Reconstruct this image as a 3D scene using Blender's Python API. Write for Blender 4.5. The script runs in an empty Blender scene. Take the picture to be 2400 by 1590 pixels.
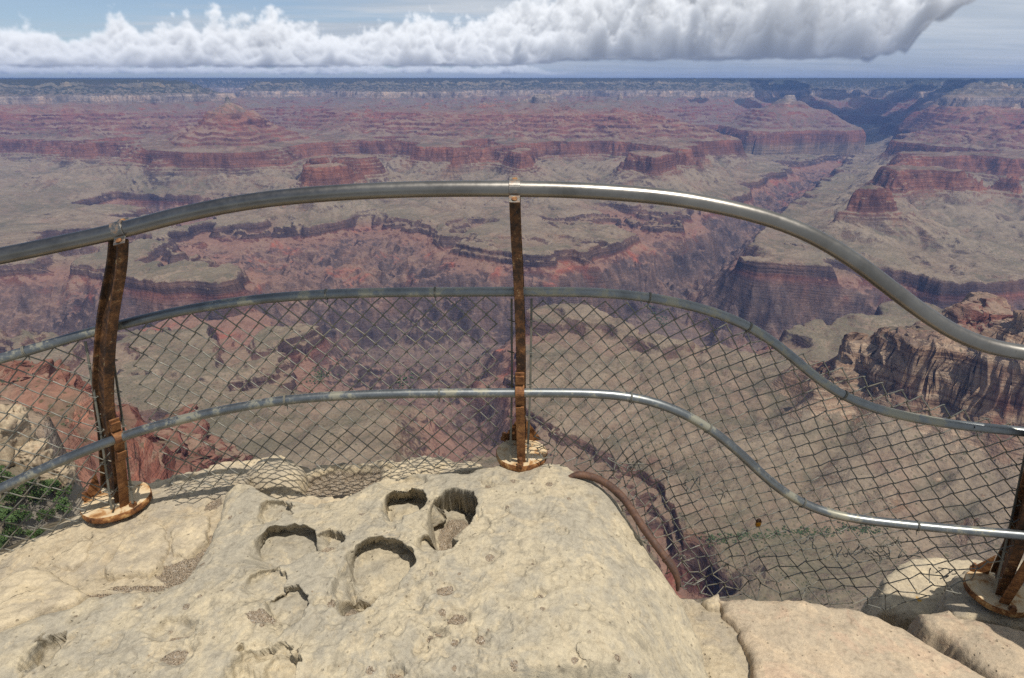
import bpy, bmesh, math, random
import numpy as np
from mathutils import Vector, Matrix
random.seed(7)
sc = bpy.context.scene
COL = sc.collection
R = math.radians
# ------------------------------------------------------------------ camera
W_SRC, H_SRC, F_SRC = 2400.0, 1590.0, 1420.0      # measured on the photograph
PITCH = R(22.63)
cP, sP = math.cos(PITCH), math.sin(PITCH)
cam = bpy.data.cameras.new("camera")
cam.sensor_width = 36.0
cam.lens = 36.0 * F_SRC / W_SRC
cam.clip_start = 0.05
cam.clip_end = 400000.0
cam_o = bpy.data.objects.new("camera", cam)
COL.objects.link(cam_o)
cam_o.location = (0, 0, 0)
cam_o.rotation_euler = (math.pi / 2 - PITCH, 0, 0)
sc.camera = cam_o


def ray(px, py):
    """World direction seen at a photograph pixel (used to survey where things stand)."""
    x = (px - W_SRC / 2) / F_SRC
    v = (py - H_SRC / 2) / F_SRC
    return (x, cP - v * sP, -(sP + v * cP))


def at_z(px, py, z):
    d = ray(px, py)
    t = z / d[2]
    return (d[0] * t, d[1] * t, z)


def at_d(px, py, dist):
    d = ray(px, py)
    h = math.hypot(d[0], d[1])
    t = dist / h
    return (d[0] * t, d[1] * t, d[2] * t)


# ------------------------------------------------------------------ naming helpers
def tag(o, label=None, cat=None, group=None, kind=None):
    if label: o['label'] = label
    if cat: o['category'] = cat
    if group: o['group'] = group
    if kind: o['kind'] = kind
    return o


def mesh_obj(name, verts, faces, mat=None, parent=None, smooth=False):
    me = bpy.data.meshes.new(name)
    me.from_pydata(verts, [], faces)
    me.update()
    if smooth:
        me.polygons.foreach_set('use_smooth', [True] * len(me.polygons))
    if mat: me.materials.append(mat)
    o = bpy.data.objects.new(name, me)
    COL.objects.link(o)
    if parent: o.parent = parent
    return o


def np_mesh(name, V, Q, mat=None, smooth=False, parent=None):
    """Mesh from numpy arrays: V (n,3), Q (m,4) or (m,3)."""
    me = bpy.data.meshes.new(name)
    n, m, k = len(V), len(Q), Q.shape[1]
    me.vertices.add(n)
    me.vertices.foreach_set('co', np.ascontiguousarray(V, np.float32).ravel())
    me.loops.add(m * k)
    me.loops.foreach_set('vertex_index', np.ascontiguousarray(Q, np.int32).ravel())
    me.polygons.add(m)
    me.polygons.foreach_set('loop_start', np.arange(0, m * k, k, dtype=np.int32))
    if smooth:
        me.polygons.foreach_set('use_smooth', np.ones(m, dtype=bool))
    me.update(calc_edges=True)
    if mat: me.materials.append(mat)
    o = bpy.data.objects.new(name, me)
    COL.objects.link(o)
    if parent: o.parent = parent
    return o


def grid_quads(nr, nc):
    i = np.arange(nr * nc, dtype=np.int32).reshape(nr, nc)
    return np.stack([i[:-1, :-1], i[:-1, 1:], i[1:, 1:], i[1:, :-1]], -1).reshape(-1, 4)


# ------------------------------------------------------------------ noise
_rng = np.random.RandomState(11)
_perm = np.concatenate([_rng.permutation(256)] * 3).astype(np.int32)
_ang = _rng.rand(256) * 2 * np.pi
_gx, _gy = np.cos(_ang).astype(np.float32), np.sin(_ang).astype(np.float32)


def perlin(x, y, seed=0):
    x = np.asarray(x); y = np.asarray(y)
    xf = np.floor(x); yf = np.floor(y)
    fx = (x - xf).astype(np.float32); fy = (y - yf).astype(np.float32)
    xi = (xf.astype(np.int64) + seed * 37) & 255
    yi = (yf.astype(np.int64) + seed * 91) & 255
    u = fx * fx * fx * (fx * (fx * 6 - 15) + 10)
    v = fy * fy * fy * (fy * (fy * 6 - 15) + 10)
    a = _perm[xi] + yi
    b = _perm[xi + 1] + yi

    def g(h, dx, dy):
        h = _perm[h]
        return _gx[h] * dx + _gy[h] * dy
    n00 = g(a, fx, fy); n10 = g(b, fx - 1, fy)
    n01 = g(a + 1, fx, fy - 1); n11 = g(b + 1, fx - 1, fy - 1)
    p = n00 + u * (n10 - n00)
    q = n01 + u * (n11 - n01)
    return (p + v * (q - p)) * 1.5


def fbm(x, y, octaves=4, seed=0, gain=0.5):
    s, a = 0, 1.0
    for k in range(octaves):
        s = s + a * perlin(x * 2 ** k + 17.3 * k, y * 2 ** k - 9.1 * k, seed + k)
        a *= gain
    return s


# ------------------------------------------------------------------ shader helpers
def new_mat(name):
    m = bpy.data.materials.new(name)
    m.use_nodes = True
    nt = m.node_tree
    for n in list(nt.nodes): nt.nodes.remove(n)
    out = nt.nodes.new('ShaderNodeOutputMaterial')
    b = nt.nodes.new('ShaderNodeBsdfPrincipled')
    nt.links.new(b.outputs[0], out.inputs[0])
    b.inputs['Roughness'].default_value = 0.9
    b.inputs['Specular IOR Level'].default_value = 0.25
    return m, nt, b, out


class NT:
    """Small helper that writes node graphs compactly."""
    def __init__(s, nt): s.nt = nt
    def n(s, typ, **kw):
        nd = s.nt.nodes.new(typ)
        for k, v in kw.items(): setattr(nd, k, v)
        return nd
    def set(s, sock, v):
        if hasattr(v, 'is_output') or isinstance(v, bpy.types.NodeSocket):
            s.nt.links.new(v, sock)
        else:
            sock.default_value = v
    def math(s, op, a, b=None, c=None, clamp=False):
        nd = s.n('ShaderNodeMath', operation=op, use_clamp=clamp)
        s.set(nd.inputs[0], a)
        if b is not None: s.set(nd.inputs[1], b)
        if c is not None: s.set(nd.inputs[2], c)
        return nd.outputs[0]
    def mr(s, v, a, b, c=0.0, d=1.0, interp='SMOOTHSTEP'):
        nd = s.n('ShaderNodeMapRange', interpolation_type=interp)
        s.set(nd.inputs[0], v); s.set(nd.inputs[1], a); s.set(nd.inputs[2], b)
        s.set(nd.inputs[3], c); s.set(nd.inputs[4], d)
        return nd.outputs[0]
    def mix(s, f, a, b, mode='MIX'):
        nd = s.n('ShaderNodeMix', data_type='RGBA', blend_type=mode)
        s.set(nd.inputs[0], f)
        s.set(nd.inputs[6], a if not isinstance(a, tuple) else (*a[:3], 1))
        s.set(nd.inputs[7], b if not isinstance(b, tuple) else (*b[:3], 1))
        return nd.outputs[2]
    def noise(s, vec, scale, detail=4, rough=0.5, dim='3D', dist=0.0, w=None):
        nd = s.n('ShaderNodeTexNoise', noise_dimensions=dim)
        if vec is not None: s.set(nd.inputs['Vector'], vec)
        nd.inputs['Scale'].default_value = scale
        nd.inputs['Detail'].default_value = detail
        nd.inputs['Roughness'].default_value = rough
        nd.inputs['Distortion'].default_value = dist
        return nd.outputs['Fac']
    def voro(s, vec, scale, feature='F1', out='Distance', rnd=1.0):
        nd = s.n('ShaderNodeTexVoronoi', feature=feature)
        s.set(nd.inputs['Vector'], vec)
        nd.inputs['Scale'].default_value = scale
        nd.inputs['Randomness'].default_value = rnd
        return nd.outputs[out]
    def ramp(s, fac, stops, interp='LINEAR'):
        nd = s.n('ShaderNodeValToRGB')
        cr = nd.color_ramp
        cr.interpolation = interp
        while len(cr.elements) < len(stops): cr.elements.new(0.5)
        for e, (p, c) in zip(cr.elements, stops):
            e.position = p
            e.color = (*c[:3], 1)
        s.set(nd.inputs[0], fac)
        return nd.outputs[0]
    def mapping(s, vec, scale=(1, 1, 1), loc=(0, 0, 0), rot=(0, 0, 0)):
        nd = s.n('ShaderNodeMapping')
        s.set(nd.inputs[0], vec)
        nd.inputs['Scale'].default_value = scale
        nd.inputs['Location'].default_value = loc
        nd.inputs['Rotation'].default_value = rot
        return nd.outputs[0]
    def geo(s): return s.n('ShaderNodeNewGeometry')
    def obj(s): return s.n('ShaderNodeTexCoord').outputs['Object']
    def xyz(s, v):
        nd = s.n('ShaderNodeSeparateXYZ'); s.set(nd.inputs[0], v); return nd.outputs
    def bump(s, h, strength=0.5, dist=0.01, normal=None):
        nd = s.n('ShaderNodeBump')
        nd.inputs['Strength'].default_value = strength
        nd.inputs['Distance'].default_value = dist
        s.set(nd.inputs['Height'], h)
        if normal is not None: s.set(nd.inputs['Normal'], normal)
        return nd.outputs[0]


# ------------------------------------------------------------------ light
SUN_AZ, SUN_EL = R(142), R(66)          # clockwise from the view direction (+Y), and above the horizon
sun = bpy.data.lights.new("sun", 'SUN')
sun.energy = 4.8
sun.angle = R(0.53)
sun.color = (1.0, 0.955, 0.88)
sun_o = bpy.data.objects.new("sun", sun)
COL.objects.link(sun_o)
sd = Vector((math.sin(SUN_AZ) * math.cos(SUN_EL), math.cos(SUN_AZ) * math.cos(SUN_EL), math.sin(SUN_EL)))
sun_o.rotation_euler = sd.to_track_quat('Z', 'Y').to_euler()
sun_o.location = (20, 30, 60)

world = bpy.data.worlds.new("World")
sc.world = world
world.use_nodes = True
wt = world.node_tree
for n in list(wt.nodes): wt.nodes.remove(n)
W = NT(wt)
wo = W.n('ShaderNodeOutputWorld')
bg = W.n('ShaderNodeBackground')
wt.links.new(bg.outputs[0], wo.inputs[0])
sky = W.n('ShaderNodeTexSky', sky_type='NISHITA', sun_disc=False)
sky.sun_elevation = SUN_EL
sky.sun_rotation = SUN_AZ
sky.altitude = 2100
sky.air_density = 1.0
sky.dust_density = 1.0
sky.ozone_density = 1.0
# a thin high overcast veil, open to the blue in places (sky radiance, by direction only)
gen = W.n('ShaderNodeTexCoord').outputs['Generated']
gx, gy, gz = W.xyz(gen)
zc = W.math('MAXIMUM', gz, 0.012)
u = W.math('DIVIDE', gx, W.math('ADD', zc, 0.05))
v = W.math('DIVIDE', gy, W.math('ADD', zc, 0.05))
cv = W.n('ShaderNodeCombineXYZ')
W.set(cv.inputs[0], u); W.set(cv.inputs[1], v); cv.inputs[2].default_value = 0.3
veil = W.noise(W.mapping(cv.outputs[0], scale=(0.16, 0.34, 1), rot=(0, 0, 0.15)), 1.0, 7, 0.58, dist=0.5)
fine = W.noise(W.mapping(cv.outputs[0], scale=(0.5, 1.5, 1), rot=(0, 0, 0.1)), 1.0, 6, 0.6)
side = W.mr(gx, -0.55, 0.55, 0.0, 0.62, 'LINEAR')
m0 = W.math('ADD', W.math('ADD', veil, W.math('MULTIPLY', fine, 0.35)), side)
mask = W.mr(m0, 0.66, 0.98, 0.12, 0.9)
skys = W.mix(1.0, sky.outputs[0], (0.1, 0.1, 0.1), 'MULTIPLY')
veil_col = W.mix(W.mr(fine, 0.35, 0.7), (0.52, 0.57, 0.62), (0.68, 0.71, 0.735))
skyc = W.mix(mask, skys, veil_col)
wt.links.new(skyc, bg.inputs[0])
bg.inputs[1].default_value = 1.0

vs = sc.view_settings
vs.view_transform = 'Standard'
vs.look = 'None'
vs.exposure = 0.0
vs.gamma = 1.0
sc.cycles.max_bounces = 6
sc.cycles.diffuse_bounces = 2
sc.cycles.glossy_bounces = 3
sc.cycles.transmission_bounces = 2
sc.cycles.volume_bounces = 0
sc.cycles.transparent_max_bounces = 6
sc.cycles.caustics_reflective = False
sc.cycles.caustics_refractive = False
sc.cycles.use_denoising = False            # a photograph keeps its fine grain
SKIP = ''                                 # build everything
LOD = 1.0
# ================================================================== the canyon
DIP_K, DIP_Y = 0.012, 4000.0


def dip(y):
    return DIP_K * np.maximum(0.0, y - DIP_Y)


# erosion profile: horizontal distance from the inner-gorge edge -> height above datum (m, camera = 0)
PROF = [(-900, -1432), (-660, -1428), (-560, -1390), (-440, -1320), (-320, -1235), (-190, -1150), (-80, -1075), (-30, -1042), (0, -1022),
        (7, -992), (22, -984), (28, -958), (60, -950),
        (400, -941), (800, -918), (1060, -884), (1250, -842), (1330, -812),
        (1340, -800), (1366, -794), (1374, -780), (1398, -772),
        (1401, -746), (1408, -742), (1411, -716), (1418, -712), (1421, -686), (1428, -681), (1431, -656), (1438, -651), (1441, -632), (1500, -616), (1540, -604), (1546, -580), (1600, -565), (1607, -535), (1660, -518), (1667, -486),
        (1720, -470), (1727, -440), (1760, -432), (1768, -398), (1800, -390), (1960, -312), (1990, -298), (2012, -190), (2060, -178),
        (2160, -128), (2170, -106), (2230, -80), (2240, -40), (2300, -12), (2420, 20), (3200, 50), (6000, 70)]
PW = np.array([p[0] for p in PROF], float)
PZ = np.array([p[1] for p in PROF], float)


def prof(w): return np.interp(w, PW, PZ)
def inv(s): return float(np.interp(s, PZ, PW))


SOFT = [p for p in PROF if not (-60 < p[0] < 100)] 
PW2 = np.array([p[0] for p in SOFT], float)
PZ2 = np.array([p[1] for p in SOFT], float)
SUPS = [p for p in PROF if not (1500 < p[0] < 1795)]
PW3 = np.array([p[0] for p in SUPS], float)
PZ3 = np.array([p[1] for p in SUPS], float)
CP = []                                                   # (x, y, w)


def c_sigma(sig, pts):
    for px, py in pts:
        z = sig
        for _ in range(6):
            p = at_z(px, py, min(z, -20.0))
            z = sig + DIP_K * max(0.0, p[1] - DIP_Y)
        CP.append((p[0], p[1], inv(sig)))


def c_line(sig, pts, step=26.0):
    """a surveyed line (creek, rim): points filled in between the named ones; sig may run along it"""
    for k in range(len(pts) - 1):
        (x0, y0), (x1, y1) = pts[k], pts[k + 1]
        s0, s1 = (sig, sig) if not isinstance(sig, list) else (sig[k], sig[k + 1])
        n = max(1, int(math.hypot(x1 - x0, (y1 - y0) * 2) / step))
        for q in range(n + (k == len(pts) - 2)):
            f = q / n
            c_sigma(s0 + (s1 - s0) * f, [(x0 + (x1 - x0) * f, y0 + (y1 - y0) * f)])


def c_dist(px, py, dist, w=None):
    p = at_d(px, py, dist)
    if w is None: w = inv(p[2] - DIP_K * max(0.0, p[1] - DIP_Y))
    CP.append((p[0], p[1], w))


def c_w(w, pts):                                          # bearing pixel (on the row 203), distance
    for px, dist in pts:
        p = at_d(px, 203, dist)
        CP.append((p[0], p[1], w))


TAP = -962
# rims of the inner gorge and its side canyons, north side
c_line(TAP, [(255, 450), (274, 442), (324, 453), (395, 451), (472, 451), (510, 447), (561, 453), (600, 466), (640, 475)])
c_sigma(-1085, [(300, 497), (400, 500), (480, 497), (560, 500), (200, 510)])
c_sigma(-950, [(100, 520), (220, 545), (330, 545), (430, 535), (500, 525), (600, 510), (700, 500), (60, 560)])
c_line(TAP, [(421, 561), (492, 543), (583, 538), (710, 535), (760, 525), (811, 515), (862, 513), (938, 525), (994, 530)])
c_sigma(-1120, [(500, 610), (600, 605), (720, 605), (830, 590), (930, 600), (880, 640), (640, 640)])
c_sigma(-1240, [(925, 690)])
c_sigma(-1085, [(560, 640), (660, 650), (760, 640), (860, 650), (1050, 640), (1150, 650), (1250, 660)])
c_sigma(-1150, [(660, 700), (800, 695), (1000, 680), (1150, 690), (1300, 690)])
c_sigma(-1090, [(1330, 640), (1420, 650)])
c_line(TAP, [(1015, 548), (1040, 562), (1065, 570), (1110, 578), (1166, 588), (1225, 599), (1300, 603), (1403, 599)])
c_sigma(-945, [(1200, 560), (1330, 560), (1420, 550), (1100, 530), (1350, 480), (1200, 470), (1000, 490), (900, 480)])
c_line(TAP, [(1404, 479), (1445, 491), (1488, 486), (1480, 497), (1501, 504), (1537, 509), (1531, 520), (1570, 517), (1603, 527), (1672, 512)])
c_sigma(-1080, [(1500, 570), (1450, 620), (1560, 590)])
c_line(TAP, [(1225, 502), (1271, 507), (1327, 520), (1363, 514), (1417, 521)])
c_line(TAP, [(0, 622), (60, 618), (110, 614), (160, 618), (299, 652), (385, 667), (390, 700), (430, 690), (482, 672), (552, 662), (600, 700)])
c_sigma(-945, [(60, 600), (200, 600), (330, 640)])
c_line(TAP, [(1737, 630), (1808, 617), (1870, 622), (1960, 630), (2062, 632), (2138, 642), (2214, 670), (2340, 664), (2400, 660)])
c_sigma(-945, [(1800, 600), (1950, 600), (2150, 610), (2300, 640), (1750, 600)])
c_line(TAP, [(1700, 470), (1735, 462), (1761, 453)]); c_line(TAP, [(1715, 430), (1761, 427), (1785, 405), (1800, 386), (1846, 387), (1902, 374), (1953, 356), (1985, 344)])
c_line(TAP, [(1808, 520), (1850, 478), (1890, 452), (1930, 432), (1985, 405), (2022, 378), (2028, 362)])
# rivers and creeks
c_line(-1428, [(-150, 900), (0, 890), (200, 885), (400, 880), (600, 865), (800, 850), (920, 840), (1009, 834), (1150, 815), (1300, 795), (1450, 772), (1555, 748),
                (1680, 790), (1850, 830), (2050, 860), (2300, 880), (2550, 900)])
c_line([-1400, -1330, -1290, -1230, -1190, -1140, -1100, -1060, -1030, -985, -930, -830], [(1600, 700), (1690, 620), (1757, 560), (1790, 530), (1834, 497), (1877, 446), (1933, 410), (1979, 384), (2010, 361), (2008, 338), (1992, 314), (1978, 298)])
c_sigma(-880, [(1870, 345), (1920, 340), (2060, 400), (1990, 460), (1960, 490)])
# the south platform and the creek canyon that splits it
c_line(TAP, [(-60, 765), (0, 768), (110, 781), (200, 784), (279, 784), (380, 782), (456, 776), (530, 772), (608, 769), (690, 765), (750, 764), (735, 785), (700, 808), (672, 828), (650, 862),
              (600, 890), (540, 905)])
c_sigma(-945, [(300, 830), (450, 830), (600, 800), (150, 820), (420, 880)])
c_sigma(-1150, [(750, 885), (700, 905), (830, 870), (800, 835)])
c_sigma(-1240, [(900, 855), (960, 890)])
c_line(TAP, [(560, 925), (640, 919), (760, 922), (900, 930), (985, 938), (1008, 970), (1015, 1010), (1005, 1050)])
c_sigma(-930, [(600, 1040), (750, 1000), (850, 1060), (900, 980), (700, 1080)])
c_sigma(-1330, [(1050, 870)])
c_sigma(-1230, [(1090, 930), (1110, 900)])
c_sigma(-1170, [(1110, 985), (1180, 960), (1130, 1040), (1160, 1070)])
c_sigma(-965, [(1115, 858), (1180, 860)])
c_line(TAP, [(1246, 718), (1228, 760), (1222, 850), (1228, 950), (1262, 1000), (1330, 1020), (1400, 1056), (1480, 1082), (1545, 1118), (1588, 1195), (1612, 1280), (1680, 1325), (1700, 1380)])
c_sigma(-986, [(1330, 1070), (1420, 1130), (1480, 1200), (1530, 1290), (1600, 1390), (1250, 1090)])
c_line(TAP, [(1300, 713), (1352, 713), (1403, 728), (1443, 758), (1504, 784), (1605, 804), (1700, 800), (1783, 784), (1834, 774), (1910, 753), (1990, 742), (2100, 740)])
c_sigma(-944, [(1350, 800), (1450, 880), (1600, 880), (1700, 860), (1850, 800), (1980, 790), (1500, 1000), (1650, 1000), (1800, 900)])
c_sigma(-915, [(1850, 950), (1950, 900), (1750, 1100), (1900, 1060)])
c_sigma(-880, [(2000, 980), (2150, 1030), (2300, 1100), (2100, 1150), (2400, 1120)])
c_sigma(-940, [(1680, 1255), (1760, 1258), (1860, 1255), (1980, 1252), (2200, 1270)])
c_sigma(-850, [(2300, 1200), (2400, 1230)])
c_sigma(-895, [(1800, 1320), (1950, 1340), (2100, 1330), (1700, 1420), (1900, 1420)])
# the ridge on the right
c_sigma(-775, [(1890, 838), (1950, 872), (2050, 902), (2150, 932), (2260, 962), (2350, 986), (2400, 1000)])
c_sigma(-655, [(1935, 795), (1990, 775), (2062, 764), (2130, 772), (2180, 800), (2300, 822), (2400, 838)])
c_sigma(-660, [(2204, 770)])
c_sigma(-800, [(1850, 845), (1840, 815)])
c_sigma(-560, [(2204, 752), (2230, 705), (2280, 690), (2340, 692)])
c_sigma(-610, [(2330, 790), (2380, 780)])
c_sigma(-500, [(2420, 730), (2480, 720)])
c_sigma(-880, [(2150, 695), (2000, 720)])
# the slope on the left
c_sigma(-350, [(0, 848), (60, 853), (120, 870), (-120, 830)])
c_sigma(-385, [(177, 905), (230, 950)])
c_sigma(-300, [(20, 930), (130, 985), (-100, 900)])
c_sigma(-225, [(20, 1010), (120, 1050), (180, 1080)])
c_sigma(-150, [(60, 1120), (180, 1150)])
c_sigma(-480, [(400, 970), (431, 956), (456, 966), (300, 1000)])
c_sigma(-520, [(507, 1007), (527, 1047), (400, 1050)])
c_w(250, [(-200, 1500), (0, 1500), (200, 1500), (350, 1500)])
# Redwall cliffs: tops and feet
RT, RB = -640, -778
c_sigma(RT, [(-80, 328), (0, 328), (97, 331), (133, 338), (191, 336), (255, 333), (332, 326)])
c_sigma(RB, [(-80, 356), (0, 354), (97, 356), (133, 368), (194, 364), (255, 356), (319, 354)])
c_sigma(RT, [(355, 361), (434, 350), (523, 347), (587, 353), (650, 358), (715, 366)])
c_sigma(RB, [(355, 397), (408, 400), (446, 390), (536, 382), (600, 387), (680, 388), (730, 382)])
c_sigma(-800, [(196, 391), (260, 396), (330, 399)])
c_sigma(RT, [(738, 330), (860, 332), (888, 328), (949, 326), (970, 344), (1034, 345), (1059, 355), (1064, 356), (1131, 336), (1141, 333), (1200, 351), (1223, 361), (1205, 372), (1238, 356), (1274, 349),
             (1276, 339), (1350, 338), (1417, 336), (1455, 356), (1529, 359), (1570, 364), (1506, 349), (1623, 349), (1582, 332), (1672, 333), (1738, 326)])
c_sigma(RB, [(738, 353), (850, 359), (888, 351), (932, 350), (962, 384), (1054, 384), (1072, 384), (1131, 356), (1141, 377), (1187, 390), (1271, 423), (1276, 379), (1282, 364), (1350, 366), (1412, 364), (1442, 400),
             (1531, 409), (1588, 420), (1582, 390), (1654, 390), (1695, 372), (1761, 361)])
c_sigma(RT, [(776, 388), (822, 376), (848, 384), (720, 410)])
c_sigma(-800, [(893, 438), (840, 440), (780, 448), (659, 432), (700, 450)])
c_sigma(-900, [(920, 430), (640, 445), (900, 410), (760, 395)])
c_sigma(RT, [(1800, 282), (1860, 286), (1950, 282)])
c_sigma(RB, [(1800, 318), (1870, 318), (1922, 316), (1955, 310)])
c_sigma(RT, [(2088, 328), (2183, 328), (2058, 367), (2132, 367), (2285, 361), (2045, 392), (2116, 404), (2127, 412), (2244, 405), (2257, 402), (2343, 412), (2400, 410), (1968, 446), (2022, 438), (2081, 443)])
c_sigma(RB, [(2055, 358), (2053, 387), (2234, 387), (2035, 420), (2088, 427), (2093, 456), (2244, 438), (2251, 435), (2336, 456), (2400, 451), (1935, 504), (2020, 504), (2109, 504)])
c_sigma(-800, [(2330, 462), (2350, 470)])
# aprons and embayments of the shale below
c_sigma(-925, [(50, 420), (200, 440), (330, 425), (430, 425), (560, 425), (60, 470), (150, 500)])
c_sigma(-925, [(940, 420), (1050, 430), (1130, 430), (1353, 402), (1320, 440), (1400, 440), (1560, 460), (1650, 440), (1800, 345), (1880, 345), (1700, 400)])
c_sigma(-905, [(1930, 540), (2000, 560), (2150, 560), (2200, 500), (2300, 560), (2400, 570), (2220, 460), (2350, 520)])
c_sigma(-935, [(1850, 540), (1900, 500), (2000, 600), (2350, 610), (1960, 420), (2000, 395), (2250, 600)])
# Supai terraces
S1 = -400
c_sigma(S1, [(467, 272), (520, 268), (600, 272)])
c_sigma(-555, [(428, 306), (500, 302), (600, 303), (664, 308)])
c_w(inv(-300), [(528, 7900)])
c_dist(528, 219, 8050, inv(-185)); c_dist(524, 222, 8050, inv(-200))
c_w(inv(-330), [(528, 7750), (512, 8000), (545, 8000), (528, 8300)])
c_w(inv(-392), [(490, 7900), (566, 7900), (528, 7550), (480, 8200), (575, 8200)])
c_w(inv(-400), [(470, 7900), (602, 7900)]); c_w(inv(-470), [(446, 7850), (628, 7850)]); c_w(inv(-555), [(420, 7750), (662, 7750)])
c_w(inv(-610), [(385, 7700), (700, 7700)]); c_w(inv(-560), [(480, 8650), (590, 8650)]); c_w(inv(-610), [(528, 8900), (640, 8900), (430, 8700)])
c_w(inv(-250), [(522, 8000), (535, 8050)]); c_w(inv(-480), [(470, 9400), (560, 8900)])
c_w(inv(-700), [(330, 8600), (430, 9400), (560, 9500), (700, 9400), (730, 8600)])
c_sigma(S1, [(1200, 274), (1300, 275), (1420, 275), (1530, 274)])
c_sigma(-560, [(1200, 306), (1400, 306), (1600, 298), (1640, 300)])
c_sigma(-600, [(1000, 318), (850, 310)])
c_sigma(-470, [(800, 290), (900, 285), (1050, 285)])
c_sigma(S1, [(720, 264), (830, 264), (950, 264), (1080, 264)])
c_sigma(-560, [(0, 305), (200, 305), (380, 300)])
c_sigma(-470, [(0, 288), (200, 290), (400, 287)])
c_sigma(-600, [(2200, 312), (2400, 320), (2100, 310)])
c_sigma(-500, [(2180, 295), (2350, 290)])
c_sigma(S1, [(2120, 262), (2250, 258), (2400, 262)])
# the knob and far walls, by distance
c_dist(1264, 216, 10300, inv(-188)); c_dist(1250, 217, 10320, inv(-200)); c_dist(1278, 217, 10320, inv(-200))
c_w(inv(-302), [(1243, 10150), (1294, 10150), (1268, 10080)])
c_w(inv(-375), [(1210, 9800), (1340, 9800), (1268, 11000), (1400, 9500)])
c_w(inv(-250), [(1455, 11300)]); c_w(inv(-340), [(1420, 11000), (1490, 11000)])
for px, d0 in [(-250, 11400), (-100, 11400), (60, 11400), (170, 11300), (300, 11300), (420, 11350), (480, 11700)]:
    c_w(inv(-300), [(px, d0)]); c_w(inv(-185), [(px, d0 + 130)]); c_w(2330, [(px if px < 430 else 410, d0 + 700)])
    c_w(inv(-385), [(px, d0 - 650)])
for px, d0 in [(60, 14800), (300, 14800), (-150, 15000)]: c_w(2500, [(px, d0 - 1500)])
c_w(inv(-500), [(-200, 17000), (60, 17000), (330, 17000), (520, 14500), (510, 17500)])
c_w(2500, [(-200, 21000), (60, 21000), (300, 21500), (480, 22000), (620, 20500), (-400, 20000)])
for px, d0 in [(600, 13600), (700, 13700), (745, 14300), (800, 13300), (840, 12300), (950, 12300), (1080, 12300), (1120, 13300), (1220, 13500), (1350, 13500), (1480, 13500), (1600, 13500), (1720, 13300)]:
    c_w(inv(-300), [(px, d0)]); c_w(inv(-188), [(px, d0 + 130)]); c_w(2330, [(px, max(d0 + 700, 13900))])
    c_w(inv(-385), [(px, d0 - 700)])
for px, d0 in [(1850, 14200), (1950, 16500), (2050, 16000), (2160, 14500), (2230, 12500), (2270, 10300), (2400, 10000), (2550, 9500)]:
    c_w(inv(-300), [(px, d0)]); c_w(inv(-188), [(px, d0 + 130)]); c_w(2330, [(px, d0 + 800)])
c_w(inv(-330), [(1854, 11000)]); c_w(inv(-420), [(1907, 10700)])
c_w(inv(-520), [(1943, 10500)])
c_w(inv(-720), [(1985, 12500)])
c_w(inv(-600), [(1995, 14000)])
c_w(inv(-560), [(2080, 12000)])
c_w(inv(-400), [(2150, 12500)])
for px in (-500, 0, 400, 700, 1000, 1300, 1600, 1900, 2200, 2600, 3200):
    c_w(2900, [(px, 26000), (px, 19000 if px > 600 else 30000)])
# side anchors and the wall right under the viewpoint
for px in (500, 800, 1100, 1400, 1700, 2000, 2300):
    c_w(inv(-430), [(px, 190)]); c_w(inv(-640), [(px, 360)]); c_w(inv(-800), [(px, 620)])
for px, in [(-700,), (3400,)]:
    c_w(-700, [(px, 3000)]); c_w(60, [(px, 3700)]); c_w(60, [(px, 2200)]); c_w(1000, [(px, 6000)]); c_w(1450, [(px, 8500)]); c_w(2000, [(px, 12000)]); c_w(2400, [(px, 14000)])
    c_w(900, [(px, 1500)]); c_w(1500, [(px, 900)])
CP = np.array(CP)
tc = np.arctan2(CP[:, 0], CP[:, 1])
lc = np.log(np.hypot(CP[:, 0], CP[:, 1]))


def solve_rbf():
    X = np.stack([tc, lc], 1)
    D = np.sqrt(((X[:, None] - X[None]) ** 2).sum(-1) + 1e-6)
    n = len(X)
    A = np.zeros((n + 3, n + 3))
    A[:n, :n] = -D + np.eye(n) * 0.006
    A[:n, n] = 1; A[:n, n + 1:] = X
    A[n, :n] = 1; A[n + 1:, :n] = X.T
    b = np.zeros(n + 3); b[:n] = CP[:, 2]
    return X, np.linalg.solve(A, b)


RX, RC = solve_rbf()


def rbf(th, ln):
    out = np.empty(len(th))
    n = len(RX)
    for s in range(0, len(th), 20000):
        a = th[s:s + 20000, None]; b = ln[s:s + 20000, None]
        D = np.sqrt((a - RX[:, 0]) ** 2 + (b - RX[:, 1]) ** 2 + 1e-6)
        out[s:s + 20000] = -D @ RC[:n] + RC[n] + RC[n + 1] * a[:, 0] + RC[n + 2] * b[:, 0]
    return out


NEAR0 = 130.0


def lin_up(cx, cy, G, x, y):
    """bilinear lookup of grid G (len(cy), len(cx)) on the tensor grid y, x"""
    ix = np.clip(np.searchsorted(cx, x) - 1, 0, len(cx) - 2)
    fx = ((x - cx[ix]) / (cx[ix + 1] - cx[ix]))
    iy = np.clip(np.searchsorted(cy, y) - 1, 0, len(cy) - 2)
    fy = ((y - cy[iy]) / (cy[iy + 1] - cy[iy]))
    H = G[:, ix] * (1 - fx) + G[:, ix + 1] * fx
    return H[iy] * (1 - fy)[:, None] + H[iy + 1] * fy[:, None]


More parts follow.
